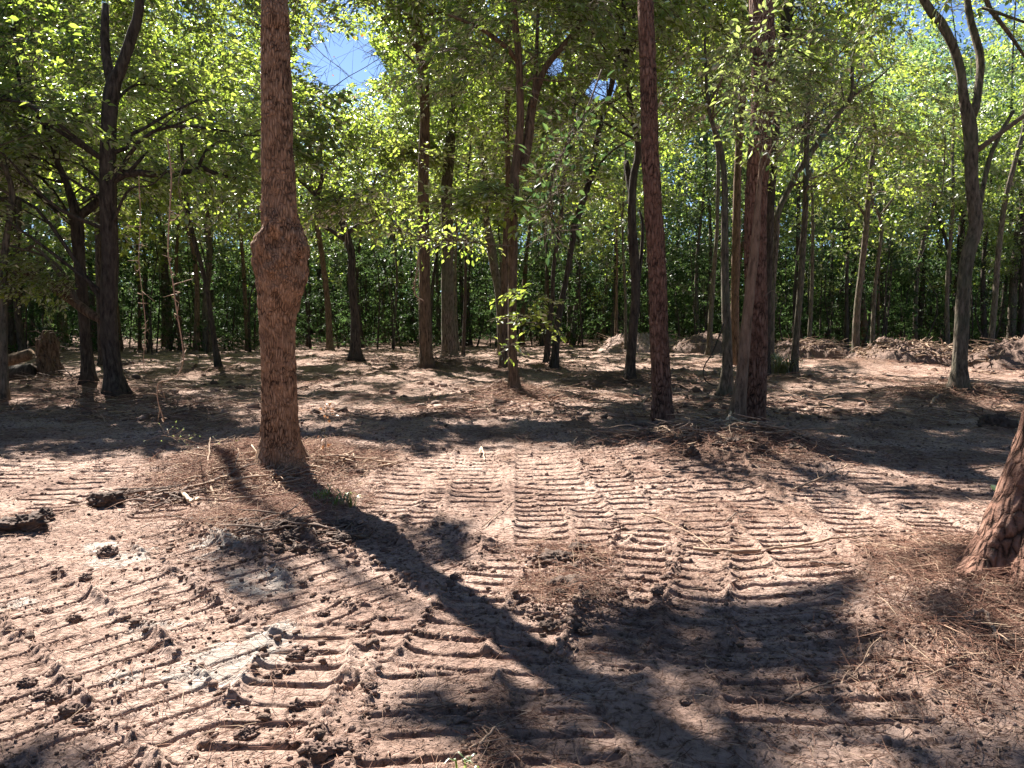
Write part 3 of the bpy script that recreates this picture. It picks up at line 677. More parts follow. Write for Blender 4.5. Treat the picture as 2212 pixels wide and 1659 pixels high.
B('tree', 'mossy trunk standing close left of the vine-hung pine', 'tree', 'grey', (1566, 855),
  [[(1566,855,30),(1571,780,22),(1570,719,20),(1567,619,17),(1567,519,16),(1568,433,14),(1566,367,12),(1555,300,10),(1532,233,8)]], top=9, crown=[(0,0,7.4,2,2,1.8,60)])
B('tree', 'straight darker trunk behind and left of the vine-hung pine', 'tree', 'brown', (1593, 790),
  [[(1593,790,20),(1587,686,18),(1588,519,18),(1592,400,16),(1600,280,15),(1610,167,15),(1610,50,15),(1610,0,14)]], top=14, crown=[(0,0,11.5,2.6,2.6,2,100)])
B('pine_tree', 'vine-hung thick pine with deep bark plates, beside the smooth leaning stem', 'pine tree', 'pine', (1628, 908),
  [[(1628,908,47),(1633,786,46),(1633,686,46),(1630,560,46),(1632,433,46),(1640,333,46),(1650,200,48),(1650,100,50),(1648,0,50)]], top=17, crown=[], leaf='needle', amp=.009, fl=.1)
t_shrub = B('tree', 'smooth brown leaning stem pressed against the thick pine, topped with sunlit glossy leaves', 'tree', 'tan', (1588, 916),
  [[(1588,916,36),(1597,860,27),(1602,819,25),(1610,719,23),(1620,619,20),(1630,519,18),(1636,433,12),(1643,350,8),(1640,300,5)],
   [(1640,400,5),(1655,350,4),(1672,315,3)], [(1642,355,5),(1625,320,4),(1600,300,3),(1575,290,2)], [(1641,330,4),(1655,290,3),(1668,250,2)]], top=None,
  crown=[(.05,-.45,5.05,.62,.35,.28,26),(.35,-.4,5.7,.6,.35,.5,20),(-.15,-.45,5.4,.3,.3,.3,8),(.9,-.1,5.4,.6,.3,.5,14)], leaf='leafb', Y=11.4, autolimbs=8, fl=.25)
B('tree', 'dark trunk emerging high behind the thick pine on its right', 'tree', 'dark', (1655, 800), [[(1655,800,18),(1660,600,17),(1668,350,17),(1683,167,18),(1690,100,19),(1700,17,20),(1702,0,20)]], top=13, crown=[(.5,0,10.5,2.5,2.5,2.4,100)], Y=20.5)
B('tree', 'trunk bending strongly right from behind the thick pine and forking over the clearing', 'tree', 'grey', (1663, 799),
  [[(1663,799,17),(1667,686,14),(1672,586,15),(1680,503,14),(1680,467,14),(1693,433,12),(1713,393,12),(1733,357,12),(1763,313,12),(1793,267,10),(1833,217,10),(1838,190,8),(1837,150,7),(1847,93,7),(1860,50,6),(1887,5,5)],
   [(1835,212,7),(1867,190,6),(1900,167,4),(1930,140,3)]], top=10, crown=[(3.5,0,8.4,2.2,2,1.8,80)])
B('tree', 'slim upright tree beside the pale grass tuft, right of the thick pine', 'tree', 'grey', (1714, 814),
  [[(1714,814,18),(1720,719,14),(1727,619,13),(1733,519,13),(1737,467,12),(1742,367,12),(1745,300,11),(1748,200,10),(1753,117,10),(1763,33,9),(1766,0,8)], [(1763,33,6),(1780,10,5),(1790,-10,4)]], top=12, crown=[(0,0,9.8,2.4,2.2,2.2,100),(.3,-.5,6,1.2,1,1.2,26)])
B('tree', 'thin stem just behind the slim upright tree by the grass tuft', 'tree', 'grey', (1746, 768), [[(1746,768,10),(1752,653,8),(1758,553,7),(1757,433,6),(1750,373,5)]], top=11, crown=[(0,0,8.6,2.4,2.4,2.6,100)])
B('tree', 'grey trunk at the wood edge, left of a darker twin', 'tree', 'dark', (1808, 740), [[(1808,740,13),(1817,619,12),(1825,519,11),(1832,433,10),(1837,383,8)]], top=16, crown=[(0,0,11,3.6,3,4.2,180)])
B('tree', 'darker twin trunk at the wood edge behind the right dirt berm', 'tree', 'dark', (1824, 738), [[(1824,738,12),(1838,620,10),(1847,536,10),(1850,440,8)]], top=14, crown=[(0,0,10,3.4,3,4,160)])
B('tree', 'sinuous grey-green tree standing in front of the right dirt berm', 'tree', 'grey', (1848, 780),
  [[(1848,780,17),(1853,669,14),(1863,569,12),(1868,503,12),(1872,433,11),(1880,350,10),(1890,310,9),(1885,250,8),(1883,180,7)], [(1868,470,6),(1850,430,5),(1830,400,4)]], top=11, crown=[(0,0,8.2,2.8,2.4,2.4,150)])
B('tree', 'slender stem right of the sinuous tree, splitting into a narrow fork', 'tree', 'grey', (1883, 771), [[(1883,771,10),(1892,636,8),(1902,519,7),(1903,500,6),(1897,467,6),(1880,433,5),(1870,400,4)], [(1897,470,5),(1920,430,4),(1953,373,4)]], top=9.5, crown=[(0,0,7.4,2.6,2.4,2.6,120)])
B('tree', 'short dark trunk in the wood behind the middle of the right berm', 'tree', 'dark', (1982, 742), [[(1982,742,14),(1990,619,9),(1992,560,8)]], top=13, crown=[(0,0,8,3.6,3,4.6,200)])
B('tree', 'thin greenish stem left of the big forked tree on the right', 'tree', 'grey', (2048, 764), [[(2048,764,9),(2050,619,8),(2054,500,7),(2056,420,6)]], top=13, crown=[(0,0,9,2.6,2.6,3.4,130)])
B('tree', 'dark trunk close behind the big forked tree on the right', 'tree', 'dark', (2065, 748), [[(2065,748,13),(2068,586,14),(2080,486,13),(2088,400,11)]], top=16, crown=[(0,0,11,3.6,3.2,4,180)])
t_fork = B('tree', 'big curving tree on the right that splits into two heavy limbs', 'tree', 'grey', (2071, 848),
  [[(2071,848,33),(2073,786,28),(2078,719,28),(2083,636,26),(2093,553,28),(2112,490,27),(2108,450,27),(2100,383,26),(2098,317,26),(2092,262,27),(2080,217,19),(2070,150,18),(2050,93,18),(2020,40,18),(1990,0,16)],
   [(2096,262,18),(2108,233,17),(2120,183,16),(2130,117,16),(2117,43,14),(2113,0,14),(2112,-60,12)],
   [(2108,540,11),(2127,450,10),(2150,367,10),(2167,320,10),(2193,273,9),(2225,225,8)],
   [(2112,-50,10),(2140,2,10),(2170,27,9),(2215,62,8),(2260,100,6)], [(2116,20,6),(2150,40,6),(2190,65,5),(2230,90,4)]],
  top=12.5, crown=[(-.5,0,9.8,3.8,3,2.8,300),(2.2,-.5,7.6,2,1.8,1.4,90)], autolimbs=9)
B('tree', 'pale slanting trunk right of the big forked tree, before the berm', 'tree', 'grey', (2137, 768), [[(2137,768,14),(2150,653,12),(2163,536,11),(2173,433,10),(2193,333,9),(2206,280,8)]], top=11, crown=[(0,0,8.4,2.6,2.6,2.6,150)])
B('tree', 'thick grey trunk at the far right among the wood edge', 'tree', 'grey', (2183, 750), [[(2183,750,17),(2193,586,16),(2205,503,14),(2212,420,12)]], top=16, crown=[(0,0,10,3.6,3,4.6,220)])
B('tree', 'dark narrow trunk at the right frame edge behind the berm', 'tree', 'dark', (2208, 752), [[(2208,752,11),(2210,600,10),(2214,480,9)]], top=15, crown=[(0,0,9,3.4,3,4.6,200)])
t_edge = B('pine_tree', 'sunlit red pine cut by the right frame edge, flaring at its foot', 'pine tree', 'pine', (2190, 1236),
  [[(2190,1236,150),(2205,1150,135),(2232,1067,128),(2266,972,128),(2286,900,126),(2330,720,122),(2370,520,118),(2410,300,114),(2440,60,110)]], top=13, crown=[], leaf='needle', amp=.014, fl=.5)
# --- foliage high above that shades the ground where the photograph is shaded
def shade_fill(n, ylo, yhi, xlo, xhi, hlo, hhi):
    gx_ = rng.uniform(xlo, xhi, n); gy_ = rng.uniform(ylo, yhi, n)
    gx_, gy_ = gx_, gy_
    k = removal(gx_, gy_) < .25; gx_, gy_ = gx_[k], gy_[k]
    h = rng.uniform(hlo, hhi, len(gx_))
    P = np.stack([gx_+SH[0]*h/TANEL, gy_+SH[1]*h/TANEL, h], 1)
    big = [T for T in TREES if T['y'] < 32 and T is not t_edge and T is not t_shrub]
    D = np.array([[ (T['x']), (T['y'])] for T in big])
    i = np.argmin(((P[:, None, :2]-D[None])**2).sum(-1), 1)
    for j, T in enumerate(big):
        if (i == j).any(): T['extra'].append(P[i == j]); T['auto'] = min(22, T['auto']+4)
shade_fill(2000, 1.2, 8.5, -4, 6.5, 8.5, 13)
shade_fill(2000, 6.3, 13, -9, 10, 9.5, 13)
shade_fill(4600, 10, 24, -16, 17, 9, 15)
shade_fill(3800, 22, 44, -30, 30, 8, 17)
for T in TREES:
    if T['leaf'] == 'needle':
        tp = T['paths'][0][0][-1]; r = T['r']; n = 60
        c = tp+r.normal(size=(n, 3))*np.array([1.2, 1.2, 1.2]); T['C'].append(c)
        if T['extra']:
            E = np.concatenate(T['extra']); T['extra'] = [E]
        finish_tree(T, 1.3, templ=NTEMPL if T is t_edge else TEMPL6)
    elif T is t_shrub: finish_tree(T, .62, templ=TEMPL6)
    else: finish_tree(T, 1.12 if T['y'] < 26 else 1.5, templ=TEMPL6 if T['y'] < 19 else TEMPL)
print('leaves, named trees', LEAFTOTAL, flush=True)
# --- the wood beyond the clearing
WOODLABEL = 'tall slender tree in the dense wood beyond the cleared ground'
nback = 0
def wood_tree(x, y, h, rad, zlo, n, leaf, bk, scale, cull):
    global nback, LEAFTOTAL
    r = np.random.default_rng(int(1000+nback)); nback += 1
    root = empty('tree', (x, y, 0), label=WOODLABEL, cat='tree', group='trees of the wood behind the clearing')
    A = np.array([[x, y, -.2], [x+r.normal()*.2, y, h*.3], [x+r.normal()*.5, y+r.normal()*.3, h*.65], [x+r.normal()*.6, y, h*.95]]); r0 = r.uniform(.07, .2)
    P = catmull(A, 16); V, q, t = tube(P, np.linspace(r0, .02, 16)*(1+.4*np.exp(-np.arange(16.)*2)), 8)
    mb = MB(); mb.add(V, q, t); mb.build('trunk', M[bk], root, smooth_=True, origin=(x, y, 0))
    zc = (h+zlo)/2; u = r.normal(size=(n*2, 3)); u /= np.linalg.norm(u, axis=1)[:, None]
    p = u*(r.uniform(0, 1, n*2)**.4)[:, None]*np.array([rad, rad, (h-zlo)/2])+np.array([x, y, zc])
    p = p[np.argsort(-noise3(p[:, 0]*.6, p[:, 1]*.6, p[:, 2]*.8, nback))][:n]
    mb = MB()
    for k in range(5):
        c = p[r.integers(len(p))]; i = int(np.argmin(np.abs(P[:, 2]-(c[2]-.8))))
        rtube(mb, [P[i], (P[i]+c)/2+r.normal(size=3)*.2, c], .04, .01, 4, 6, m=1)
    LEAFTOTAL += leafcloud(mb, p, np.arctan2(p[:, 1]-y, p[:, 0]-x)+r.normal(size=len(p))*.8, scale, cull=cull, rbase=np.clip(.5+.5*noise3(p[:, 0]*.4, p[:, 1]*.4, p[:, 2]*.4, 3), 0, 1), twigs=False) or 0
    mb.build('crown', [M[leaf], M['dark']], root, origin=(x, y, 0))
def edge_y(x):   # distance of the wood's edge
    return 41+2.5*math.sin(x*.23+1)+(0 if x > -10 else (x+10)*.75) + (0 if x < 18 else -(x-18)*.18)
x = -42
rr = np.random.default_rng(77)
while x < 46:      # first row, reaching low
    y = edge_y(x)+rr.uniform(1, 5)
    low = -6.2 < x*44/y < -1
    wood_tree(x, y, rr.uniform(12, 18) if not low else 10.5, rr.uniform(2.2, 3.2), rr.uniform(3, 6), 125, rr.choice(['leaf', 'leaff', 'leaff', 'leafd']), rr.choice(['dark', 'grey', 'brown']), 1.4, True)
    x += rr.uniform(1.5, 2.6)
for row, (y0, y1, stp, nn) in enumerate(((46, 54, 2.6, 175), (54, 68, 3.4, 180), (68, 84, 4.6, 170))):
    x = -.74*y1-3
    while x < .74*y1+4:
        y = rr.uniform(y0, y1); yy = edge_y(x)
        ysh = y+min(0, yy-41)*.8
        low = abs(x/ysh-(735-CX)/F) < .09
        h = (1.6+ysh*.31) if low else rr.uniform(19, 25)+row*5
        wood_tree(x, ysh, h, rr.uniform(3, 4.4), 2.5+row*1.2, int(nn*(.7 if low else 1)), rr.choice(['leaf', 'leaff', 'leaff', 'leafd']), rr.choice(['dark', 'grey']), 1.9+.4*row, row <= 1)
        x += stp*rr.uniform(.7, 1.3)
print('wood trees', nback, 'leaves', LEAFTOTAL, flush=True)
# --- underbrush along the edge
mb = MB(); n = 10500
ux = rng.uniform(-46, 48, n); uy = np.array([edge_y(a) for a in ux])+rng.uniform(.5, 1, n)+rng.uniform(0, 1, n)**1.2*34; uz = rng.uniform(0, 1, n)**1.1*(5.2+.12*(uy-40))+.2
k = noise2(ux*.35, uy*.35, 12) > -.85+uz*.05; ux, uy, uz = ux[k], uy[k], uz[k]
leafcloud(mb, np.stack([ux, uy, uz], 1), rng.uniform(0, 6.28, len(ux)), 1.25, cull=False, twigs=False, gap=False)
for i in range(360):
    x = rng.uniform(-46, 48); y = edge_y(x)+rng.uniform(0, 20); h = rng.uniform(3, 9)
    rtube(mb, [(x, y, -.1), (x+rng.normal()*.35, y, h*.5), (x+rng.normal()*.9, y+rng.normal()*.2, h)], rng.uniform(.02, .07), .01, 5, 7, m=1)
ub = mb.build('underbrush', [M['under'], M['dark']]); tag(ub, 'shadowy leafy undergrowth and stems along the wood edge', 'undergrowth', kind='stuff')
# --- unseen wood behind the camera and at the sides, added to block sky light
mb = MB(); n = 3600; a = rng.uniform(0, 2*math.pi, n); rad = rng.uniform(13, 42, n); ux = rad*np.cos(a); uy = rad*np.sin(a); uz = rng.uniform(0, 1, n)*17+.5
k = (uy < 6) | (np.abs(ux) > 5+.80*uy); k &= ~((uy > 0) & (np.abs(ux) < 12)); k &= np.abs(ux) > .80*uy+3; ux, uy, uz = ux[k], uy[k], uz[k]
leafcloud(mb, np.stack([ux, uy, uz], 1), rng.uniform(0, 6.28, len(ux)), 3.2, cull=True, twigs=False, tiltmean=.4, gap=False)
for i in range(160):
    a = rng.uniform(0, 2*math.pi); rd = rng.uniform(12, 42); x, y = rd*math.cos(a), rd*math.sin(a)
    if y > 2 and abs(x) < 5+.85*y: continue
    rtube(mb, [(x, y, -.1), (x+rng.normal()*.3, y, 7), (x+rng.normal()*.8, y+rng.normal()*.2, 15)], rng.uniform(.1, .25), .03, 6, 7, m=1)
sw = mb.build('unseen_wood', [M['under'], M['dark']]); tag(sw, 'unseen wood all round outside the view, added to block sky light', 'wood', kind='stuff')
# --- the wood goes on behind: one mass
mb = MB(); n = 10500; uy = rng.uniform(78, 135, n); ux = rng.uniform(-.8, .8, n)*uy; uz = rng.uniform(0, 1, n)**1.5*(.2*uy+2)*np.where(np.abs(ux/uy-(735-CX)/F) < .08, .95, 1.7)+.3
leafcloud(mb, np.stack([ux, uy, uz], 1), rng.uniform(0, 6.28, n), 4.0, cull=False, twigs=False, tiltmean=.6)
for i in range(300):
    y = rng.uniform(60, 130); x = rng.uniform(-.8, .8)*y; h = rng.uniform(8, 18)
    rtube(mb, [(x, y, -.1), (x+rng.normal()*.3, y, h*.5), (x+rng.normal()*.8, y+rng.normal()*.2, h)], rng.uniform(.08, .25), .03, 5, 7, m=1)
n = 5000; uy = rng.uniform(72, 100, n); ux = rng.uniform(-.8, .8, n)*uy; uz = rng.uniform(.2, 10, n)
leafcloud(mb, np.stack([ux, uy, uz], 1), rng.uniform(0, 6.28, n), 3.2, cull=False, twigs=False, tiltmean=.9, gap=False)
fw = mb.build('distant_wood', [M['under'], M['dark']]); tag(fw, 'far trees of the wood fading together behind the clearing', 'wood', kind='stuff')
# ------------------------------------------------------------------ litter and crumbs on the ground
def straws(mb, X, Y_, L, W, lift=.01, curl=.25, m=0, rv=None, tilt=.12):
    n = len(X); a = rng.uniform(0, 6.283, n); t = rng.normal(0, tilt, n)
    d = np.stack([np.cos(a)*np.cos(t), np.sin(a)*np.cos(t), np.sin(t)], 1); s = np.stack([-np.sin(a), np.cos(a), 0*a], 1)
    z = Hf(X, Y_)+lift*rng.uniform(.2, 1.3, n)+np.abs(np.sin(t))*L*.4
    c = np.stack([X, Y_, z], 1); b = (s*rng.normal(0, curl, n)[:, None]+np.array([0, 0, 1])*rng.uniform(0, curl*.4, n)[:, None])*L[:, None]
    pts = [c-d*L[:, None]*.5, c+b*.5, c+d*L[:, None]*.5]
    up = np.array([0, 0, 1.])
    V = []
    for k, p in enumerate(pts):
        w = W[:, None]*(1 if k == 1 else .6)
        V += [p+s*w*.5, p-s*w*.5, p+up*w*.7]
    V = np.stack(V, 1)      # n,9,3 triangular section
    q = []
    for k in (0, 3):
        for i in range(3): q.append([k+i, k+(i+1) % 3, k+3+(i+1) % 3, k+3+i])
    q = (np.array(q)[None]+(np.arange(n)*9)[:, None, None]).reshape(-1, 4)
    r = rng.uniform(0, 1, n) if rv is None else rv
    mb.add(V.reshape(-1, 3), q, None, m, np.repeat(r, 6))
def scatter(n, ylo, yhi, spread=.78, power=1.0):
    y = ylo*(yhi/ylo)**(rng.uniform(0, 1, n)**power); x = rng.uniform(-spread, spread, n)*y
    return x, y
mb = MB()
x, y = scatter(90000, 2.2, 16); _, lt, tk = Hf(x, y, True)
k = rng.uniform(size=len(x)) < (.12+.5*smooth(.15, .7, lt)+.2*smooth(-.1, .5, fbm(x*1.3, y*1.3, 130, 3)))*np.where(y < 4, .6, 1); x, y = x[k], y[k]
straws(mb, x, y, rng.uniform(.05, .17, len(x)), rng.uniform(.0018, .0035, len(x))*np.clip(y/4, 1, 3))
for (px, py, r_, c_) in ((600,1010,1.0,3200),(470,1030,.7,1300),(740,990,.5,1300),(700,1070,.5,900),(560,1110,.6,1500),(1500,960,1.1,2200),(1640,975,.8,1700),(2150,1290,.7,1700),(2120,1400,.6,1000),(1230,1190,.3,600),(1110,855,.9,1500),(2075,865,1.3,1200),(1220,1270,.3,600)):
    c = gp(px, py); a = rng.normal(size=(c_, 2))*r_*.55+c
    straws(mb, a[:, 0], a[:, 1], rng.uniform(.07, .24, c_), rng.uniform(.002, .0042, c_)*max(1, c[1]/5), lift=.035, tilt=.28, rv=np.clip(rng.normal(.55, .3, c_), 0, 1))
x, y = scatter(16000, 12, 44, .8); k = rng.uniform(size=len(x)) < .35+.65*(fbm(x*.5, y*.5, 140, 3) > 0); x, y = x[k], y[k]
straws(mb, x, y, rng.uniform(.2, .7, len(x)), rng.uniform(.006, .018, len(x)), lift=.03, tilt=.15)
lt_ = mb.build('pine_straw', M['straw']); tag(lt_, 'pine straw and shredded twigs strewn over the ground', 'litter', kind='stuff')
# crumbs
def ico():
    t = (1+5**.5)/2; v = np.array([(-1,t,0),(1,t,0),(-1,-t,0),(1,-t,0),(0,-1,t),(0,1,t),(0,-1,-t),(0,1,-t),(t,0,-1),(t,0,1),(-t,0,-1),(-t,0,1)], float)
    f = [(0,11,5),(0,5,1),(0,1,7),(0,7,10),(0,10,11),(1,5,9),(5,11,4),(11,10,2),(10,7,6),(7,1,8),(3,9,4),(3,4,2),(3,2,6),(3,6,8),(3,8,9),(4,9,5),(2,4,11),(6,2,10),(8,6,7),(9,8,1)]
    return v/np.linalg.norm(v[0]), np.array(f)
IV, IF = ico()
def crumbs(mb, X, Y_, S):
    n = len(X); z = Hf(X, Y_)+S*.3
    a = rng.uniform(0, 6.28, n); R = rotm(a, rng.uniform(0, 3, n), rng.uniform(0, 3, n))
    V = IV[None]*rng.uniform(.4, 1.4, (n, 12, 1)); V = np.einsum('kij,klj->kli', R, V)*S[:, None, None]*np.array([1.1, 1.1, .75])+np.stack([X, Y_, z], 1)[:, None]
    mb.add(V.reshape(-1, 3), None, (IF[None]+(np.arange(n)*12)[:, None, None]).reshape(-1, 3), 0, np.repeat(rng.uniform(0, 1, n), 20))
mb = MB()
x, y = scatter(30000, 2.2, 14); k = rng.uniform(size=len(x)) < smooth(-.35, .5, fbm(x*1.7, y*1.7, 150, 3)); x, y = x[k], y[k]
crumbs(mb, x, y, (.003+.010*rng.uniform(0, 1, len(x))**4.5)*np.clip(y/4.5, 1, 3))
for kk, (a, b, w, pitch, dep) in enumerate(TR[NFAR:]):      # spoil along the track edges
    L = np.linalg.norm(b-a); d = (b-a)/L; n = int(L*70); u = rng.uniform(0, L, n); s = rng.choice([-1, 1], n)
    k = noise2(u*3, s*5+kk, 160) > -.1; u, s = u[k], s[k]; v = s*w/2+rng.normal(0, .025, len(u))
    crumbs(mb, a[0]+d[0]*u-d[1]*v, a[1]+d[1]*u+d[0]*v, .006+.02*rng.uniform(0, 1, len(u))**2)
for (mx, my, r_, h_) in MOUNDS[:13]:
    n = 700; a = rng.normal(size=(n, 2))*r_*.5+[mx, my]; crumbs(mb, a[:, 0], a[:, 1], .006+.016*rng.uniform(0, 1, n)**3)
x, y = scatter(3500, 12, 42, .8); k = fbm(x*.6, y*.6, 170, 3) > .05; x, y = x[k], y[k]; crumbs(mb, x, y, .03+.08*rng.uniform(0, 1, len(x))**2.5)
cr = mb.build('soil_crumbs', M['crumb']); tag(cr, 'loose crumbs of broken soil over the track marks', 'soil', kind='stuff')
# ------------------------------------------------------------------ clods, things of their own
def sphere(nu=56, nv=34):
    u = np.arange(nu)/nu*2*np.pi; v = np.linspace(0, np.pi, nv); U, W = np.meshgrid(u, v)
    V = np.stack([np.cos(U)*np.sin(W), np.sin(U)*np.sin(W), np.cos(W)], -1).reshape(-1, 3)
    i = np.arange(nv-1)[:, None]*nu; j = np.arange(nu)[None]; k = (j+1) % nu
    return V, np.stack([i+j, i+nu+j, i+nu+k, i+k], -1).reshape(-1, 4)
SV, SQ = sphere()
M['soil'] = plain('clod_soil', (.13, .085, .068), bs=22, var=.45, bump=.02)
M['soild'] = plain('damp_soil', (.085, .058, .046), bs=18, var=.5, bump=.02)
M['soilp'] = plain('heaped_soil', (.26, .18, .15), bs=9, var=.45, bump=.05)
def clod(px, py, s, label, group=None, mat='soil', fl=.7, name='soil_clod'):
    x, y = gnd(px, py); z = H1(x, y); sd = int(px+py)
    d = SV*(1+.34*noise3(SV[:, 0]*1.6, SV[:, 1]*1.6, SV[:, 2]*1.6, sd)[:, None]+.26*noise3(SV[:, 0]*4, SV[:, 1]*4, SV[:, 2]*4, sd+1)[:, None]+.2*noise3(SV[:, 0]*9, SV[:, 1]*9, SV[:, 2]*9, sd+2)[:, None]+.12*noise3(SV[:, 0]*22, SV[:, 1]*22, SV[:, 2]*22, sd+3)[:, None])
    mb = MB(); mb.add(d*s*np.array([1.2, 1, fl])+np.array([x, y, z+s*fl*.35]), SQ)
    o = mb.build(name, M[mat], origin=(x, y, z)); tag(o, label, 'clod', group); return o
CG = 'small clods thrown up along the track marks'; CL = 'fist-sized lump of dry soil lying among the foreground track marks'
for px, py, s in ((60,1470,.03),(90,1492,.028),(120,1500,.032),(150,1530,.035),(178,1545,.03),(100,1478,.026),(640,1400,.034),(668,1420,.03),(672,1390,.028),(590,1440,.028),(620,1425,.026),(740,1600,.035),(690,1610,.04),(560,1290,.03),(505,1325,.026),(800,1470,.024),(905,1435,.022),
                  (640,1500,.03),(600,1540,.028),(530,1560,.034),(985,1235,.03),(1000,1222,.03),(1020,1210,.032),(970,1250,.03),(1040,1200,.028),(1415,1300,.03),(1418,1280,.03),(1425,1262,.028),(1405,1330,.028),(1395,1350,.024),(1450,1215,.03),(1440,1240,.028),
                  (870,1250,.022),(780,1290,.024),(760,1335,.022),(700,1310,.026),(1340,1260,.026),(1335,1290,.022),(1480,1500,.022),(830,1175,.022),(160,1330,.03),(100,1310,.025),(185,1250,.03)):
    clod(px, py, s, CL, CG)
clod(60, 1150, .11, 'largest dark clod at the left edge of the foreground', mat='soild', fl=.6)
clod(95, 1133, .07, 'dark angular clod leaning on the largest clod at the left edge', mat='soild')
clod(10, 1155, .09, 'flat dark clod cut by the left frame edge', mat='soild', fl=.4)
clod(232, 1090, .11, 'dark earth lump at the left tip of the twig heap', mat='soild', fl=.7)
clod(232, 1197, .05, 'single round clod beside the white ash patch', mat='soil')
clod(1205, 1205, .09, 'dark crumbling lump in the churned middle of the foreground', mat='soild', fl=.6)
clod(1255, 1190, .07, 'upright lump right of the dark crumbling one in the churned middle', mat='soild', fl=1)
clod(1225, 1270, .11, 'wide matted clod below the churned middle, full of roots', mat='soild', fl=.5)
clod(2150, 925, .2, 'isolated dark root clump on the shaded ground at right', mat='soild', fl=.8)
rc = np.random.default_rng(404)
for i in range(30):
    px, py = rc.uniform(1370, 1740), rc.uniform(935, 1005); clod(px, py, rc.uniform(.035, .085), 'dark root-bound clod in the churned soil before the two near pines', 'clods heaped before the near pines', 'soild', .8)
for i in range(26):
    px, py = rc.normal(600, 60), rc.normal(1150, 22); clod(px, py, rc.uniform(.025, .06), 'dark clod on the rough soil patch below the burl tree', 'clods on the soil patch below the burl tree', 'soild', .75)
for i in range(14):
    px, py = rc.normal(760, 28), rc.normal(1005, 18); clod(px, py, rc.uniform(.025, .05), 'reddish clod among the roots right of the burl tree foot', 'clods right of the burl tree foot', 'soil', .75)
for i in range(16):
    px, py = rc.normal(1225, 35), rc.normal(1230, 40); clod(px, py, rc.uniform(.02, .045), 'small dark clod in the churned middle of the foreground', 'clods in the churned middle', 'soild', .75)
# ------------------------------------------------------------------ sticks
def stick(pts, r0, r1, label, mat='stick', lift=.02, twigs=0, cat='stick', name='stick', z=None, group=None):
    W = []
    for i, p in enumerate(pts):
        g_ = gnd(p[0], p[1]); W.append([g_[0], g_[1], H1(*g_)+lift+(p[2] if len(p) > 2 else 0)])
    mb = MB(); P = catmull(W, max(10, len(W)*5)); P += rng.normal(size=P.shape)*r0*.35
    V, q, t = tube(P, np.linspace(r0, r1, len(P))*(1+.12*rng.normal(size=len(P))), 7); mb.add(V, q, t)
    for k in range(twigs):
        i = rng.integers(2, len(P)-2); d = P[i+1]-P[i-1]; d /= np.linalg.norm(d); e = P[i]+(d*rng.uniform(.3, 1)+rng.normal(size=3)*.6*[1, 1, .5]+[0, 0, .15])*rng.uniform(.08, .2)*max(1, P[i][1]/6)
        rtube(mb, [P[i], (P[i]+e)/2+rng.normal(size=3)*.01, e], r1*.9, r1*.4, 4, 5)
    o = mb.build(name, M[mat], smooth_=True, origin=tuple(W[0])); tag(o, label, cat, group); return o
stick([(1497,1178),(1560,1186),(1640,1190),(1720,1186),(1790,1180),(1870,1176)], .014, .006, 'long pale stick lying flat across the sunny middle right', lift=.025)
stick([(1470,1176),(1520,1165),(1570,1158),(1620,1166)], .006, .004, 'thin curved stick just above the long pale stick')
stick([(1385,1103),(1440,1120),(1500,1150),(1540,1185)], .006, .003, 'thin root running down to the left end of the long pale stick')
stick([(470,1090),(560,1075),(640,1062),(700,1055)], .012, .007, 'straw-coloured stick lying on the debris below the burl tree', lift=.05)
stick([(520,1013),(560,1010),(640,1009)], .010, .009, 'pale broken pole end resting at the foot of the burl tree', 'pale', lift=.06)
stick([(545,1007,.1),(575,1025,.05),(600,1050)], .007, .004, 'thin white sliver of wood leaning by the burl tree', 'pale')
stick([(447,1040),(452,1020,.04),(456,1000,.16)], .014, .006, 'short upright splinter standing in the debris left of the burl tree', 'stick')
stick([(370,1075),(410,1062,.03),(470,1050,.05),(530,1030,.06)], .022, .010, 'dark barked branch sticking out left of the burl tree debris', 'stickd', twigs=6)
stick([(205,1085),(260,1082,.04),(320,1070,.05),(400,1060,.04)], .014, .005, 'dark twiggy branch reaching toward the lump at the left', 'stickd', twigs=12)
stick([(395,1070,.02),(415,1090,.03),(430,1080,.02)], .02, .012, 'pale curved root end poking from the debris', 'pale')
stick([(455,1058,.04),(465,1075),(455,1092)], .012, .006, 'forked root hanging over the shaded edge of the debris')
stick([(380,980),(450,960,.03),(560,985,.05)], .006, .004, 'thin leafy switch lying on the ground behind the debris heap')
stick([(1780,1490),(1830,1460,.01),(1875,1438,.03)], .007, .004, 'pale forked stick in the lower right shade', twigs=3)
stick([(1700,1500),(1760,1480),(1815,1470)], .005, .003, 'thin straight twig left of the forked stick in the lower right')
stick([(1990,1395),(2010,1420),(2035,1440)], .006, .004, 'short pale twig on the crumbly soil at lower right')
stick([(1890,1480),(1930,1465),(1965,1458)], .008, .005, 'brown twig lying level below the crumbly soil patch', 'stickd')
stick([(2080,1405),(2120,1400,.03),(2150,1440),(2190,1455)], .012, .006, 'curled root on the lower right mound', 'stick', twigs=4)
stick([(1560,1130),(1585,1115),(1610,1100)], .008, .004, 'small twig bundle on the bright ground right of centre', 'stickd', twigs=6)
stick([(1040,1130),(1080,1095),(1130,1060),(1240,1045)], .005, .004, 'long thin vine curving over the bright centre ground')
stick([(1755,1225),(1790,1232),(1835,1240)], .012, .008, 'short black stick on the sunny ground at right', 'stickd')
stick([(900,1250),(885,1235),(960,1225)], .006, .003, 'broken twig inside the burl tree shadow', 'stickd')
stick([(1020,1610),(1045,1590),(1070,1565)], .007, .004, 'pale stick in the shade at the bottom centre', twigs=2)
stick([(870,1500),(930,1510),(990,1500)], .006, .004, 'dark bent twig at the bottom centre shadow', 'stickd')
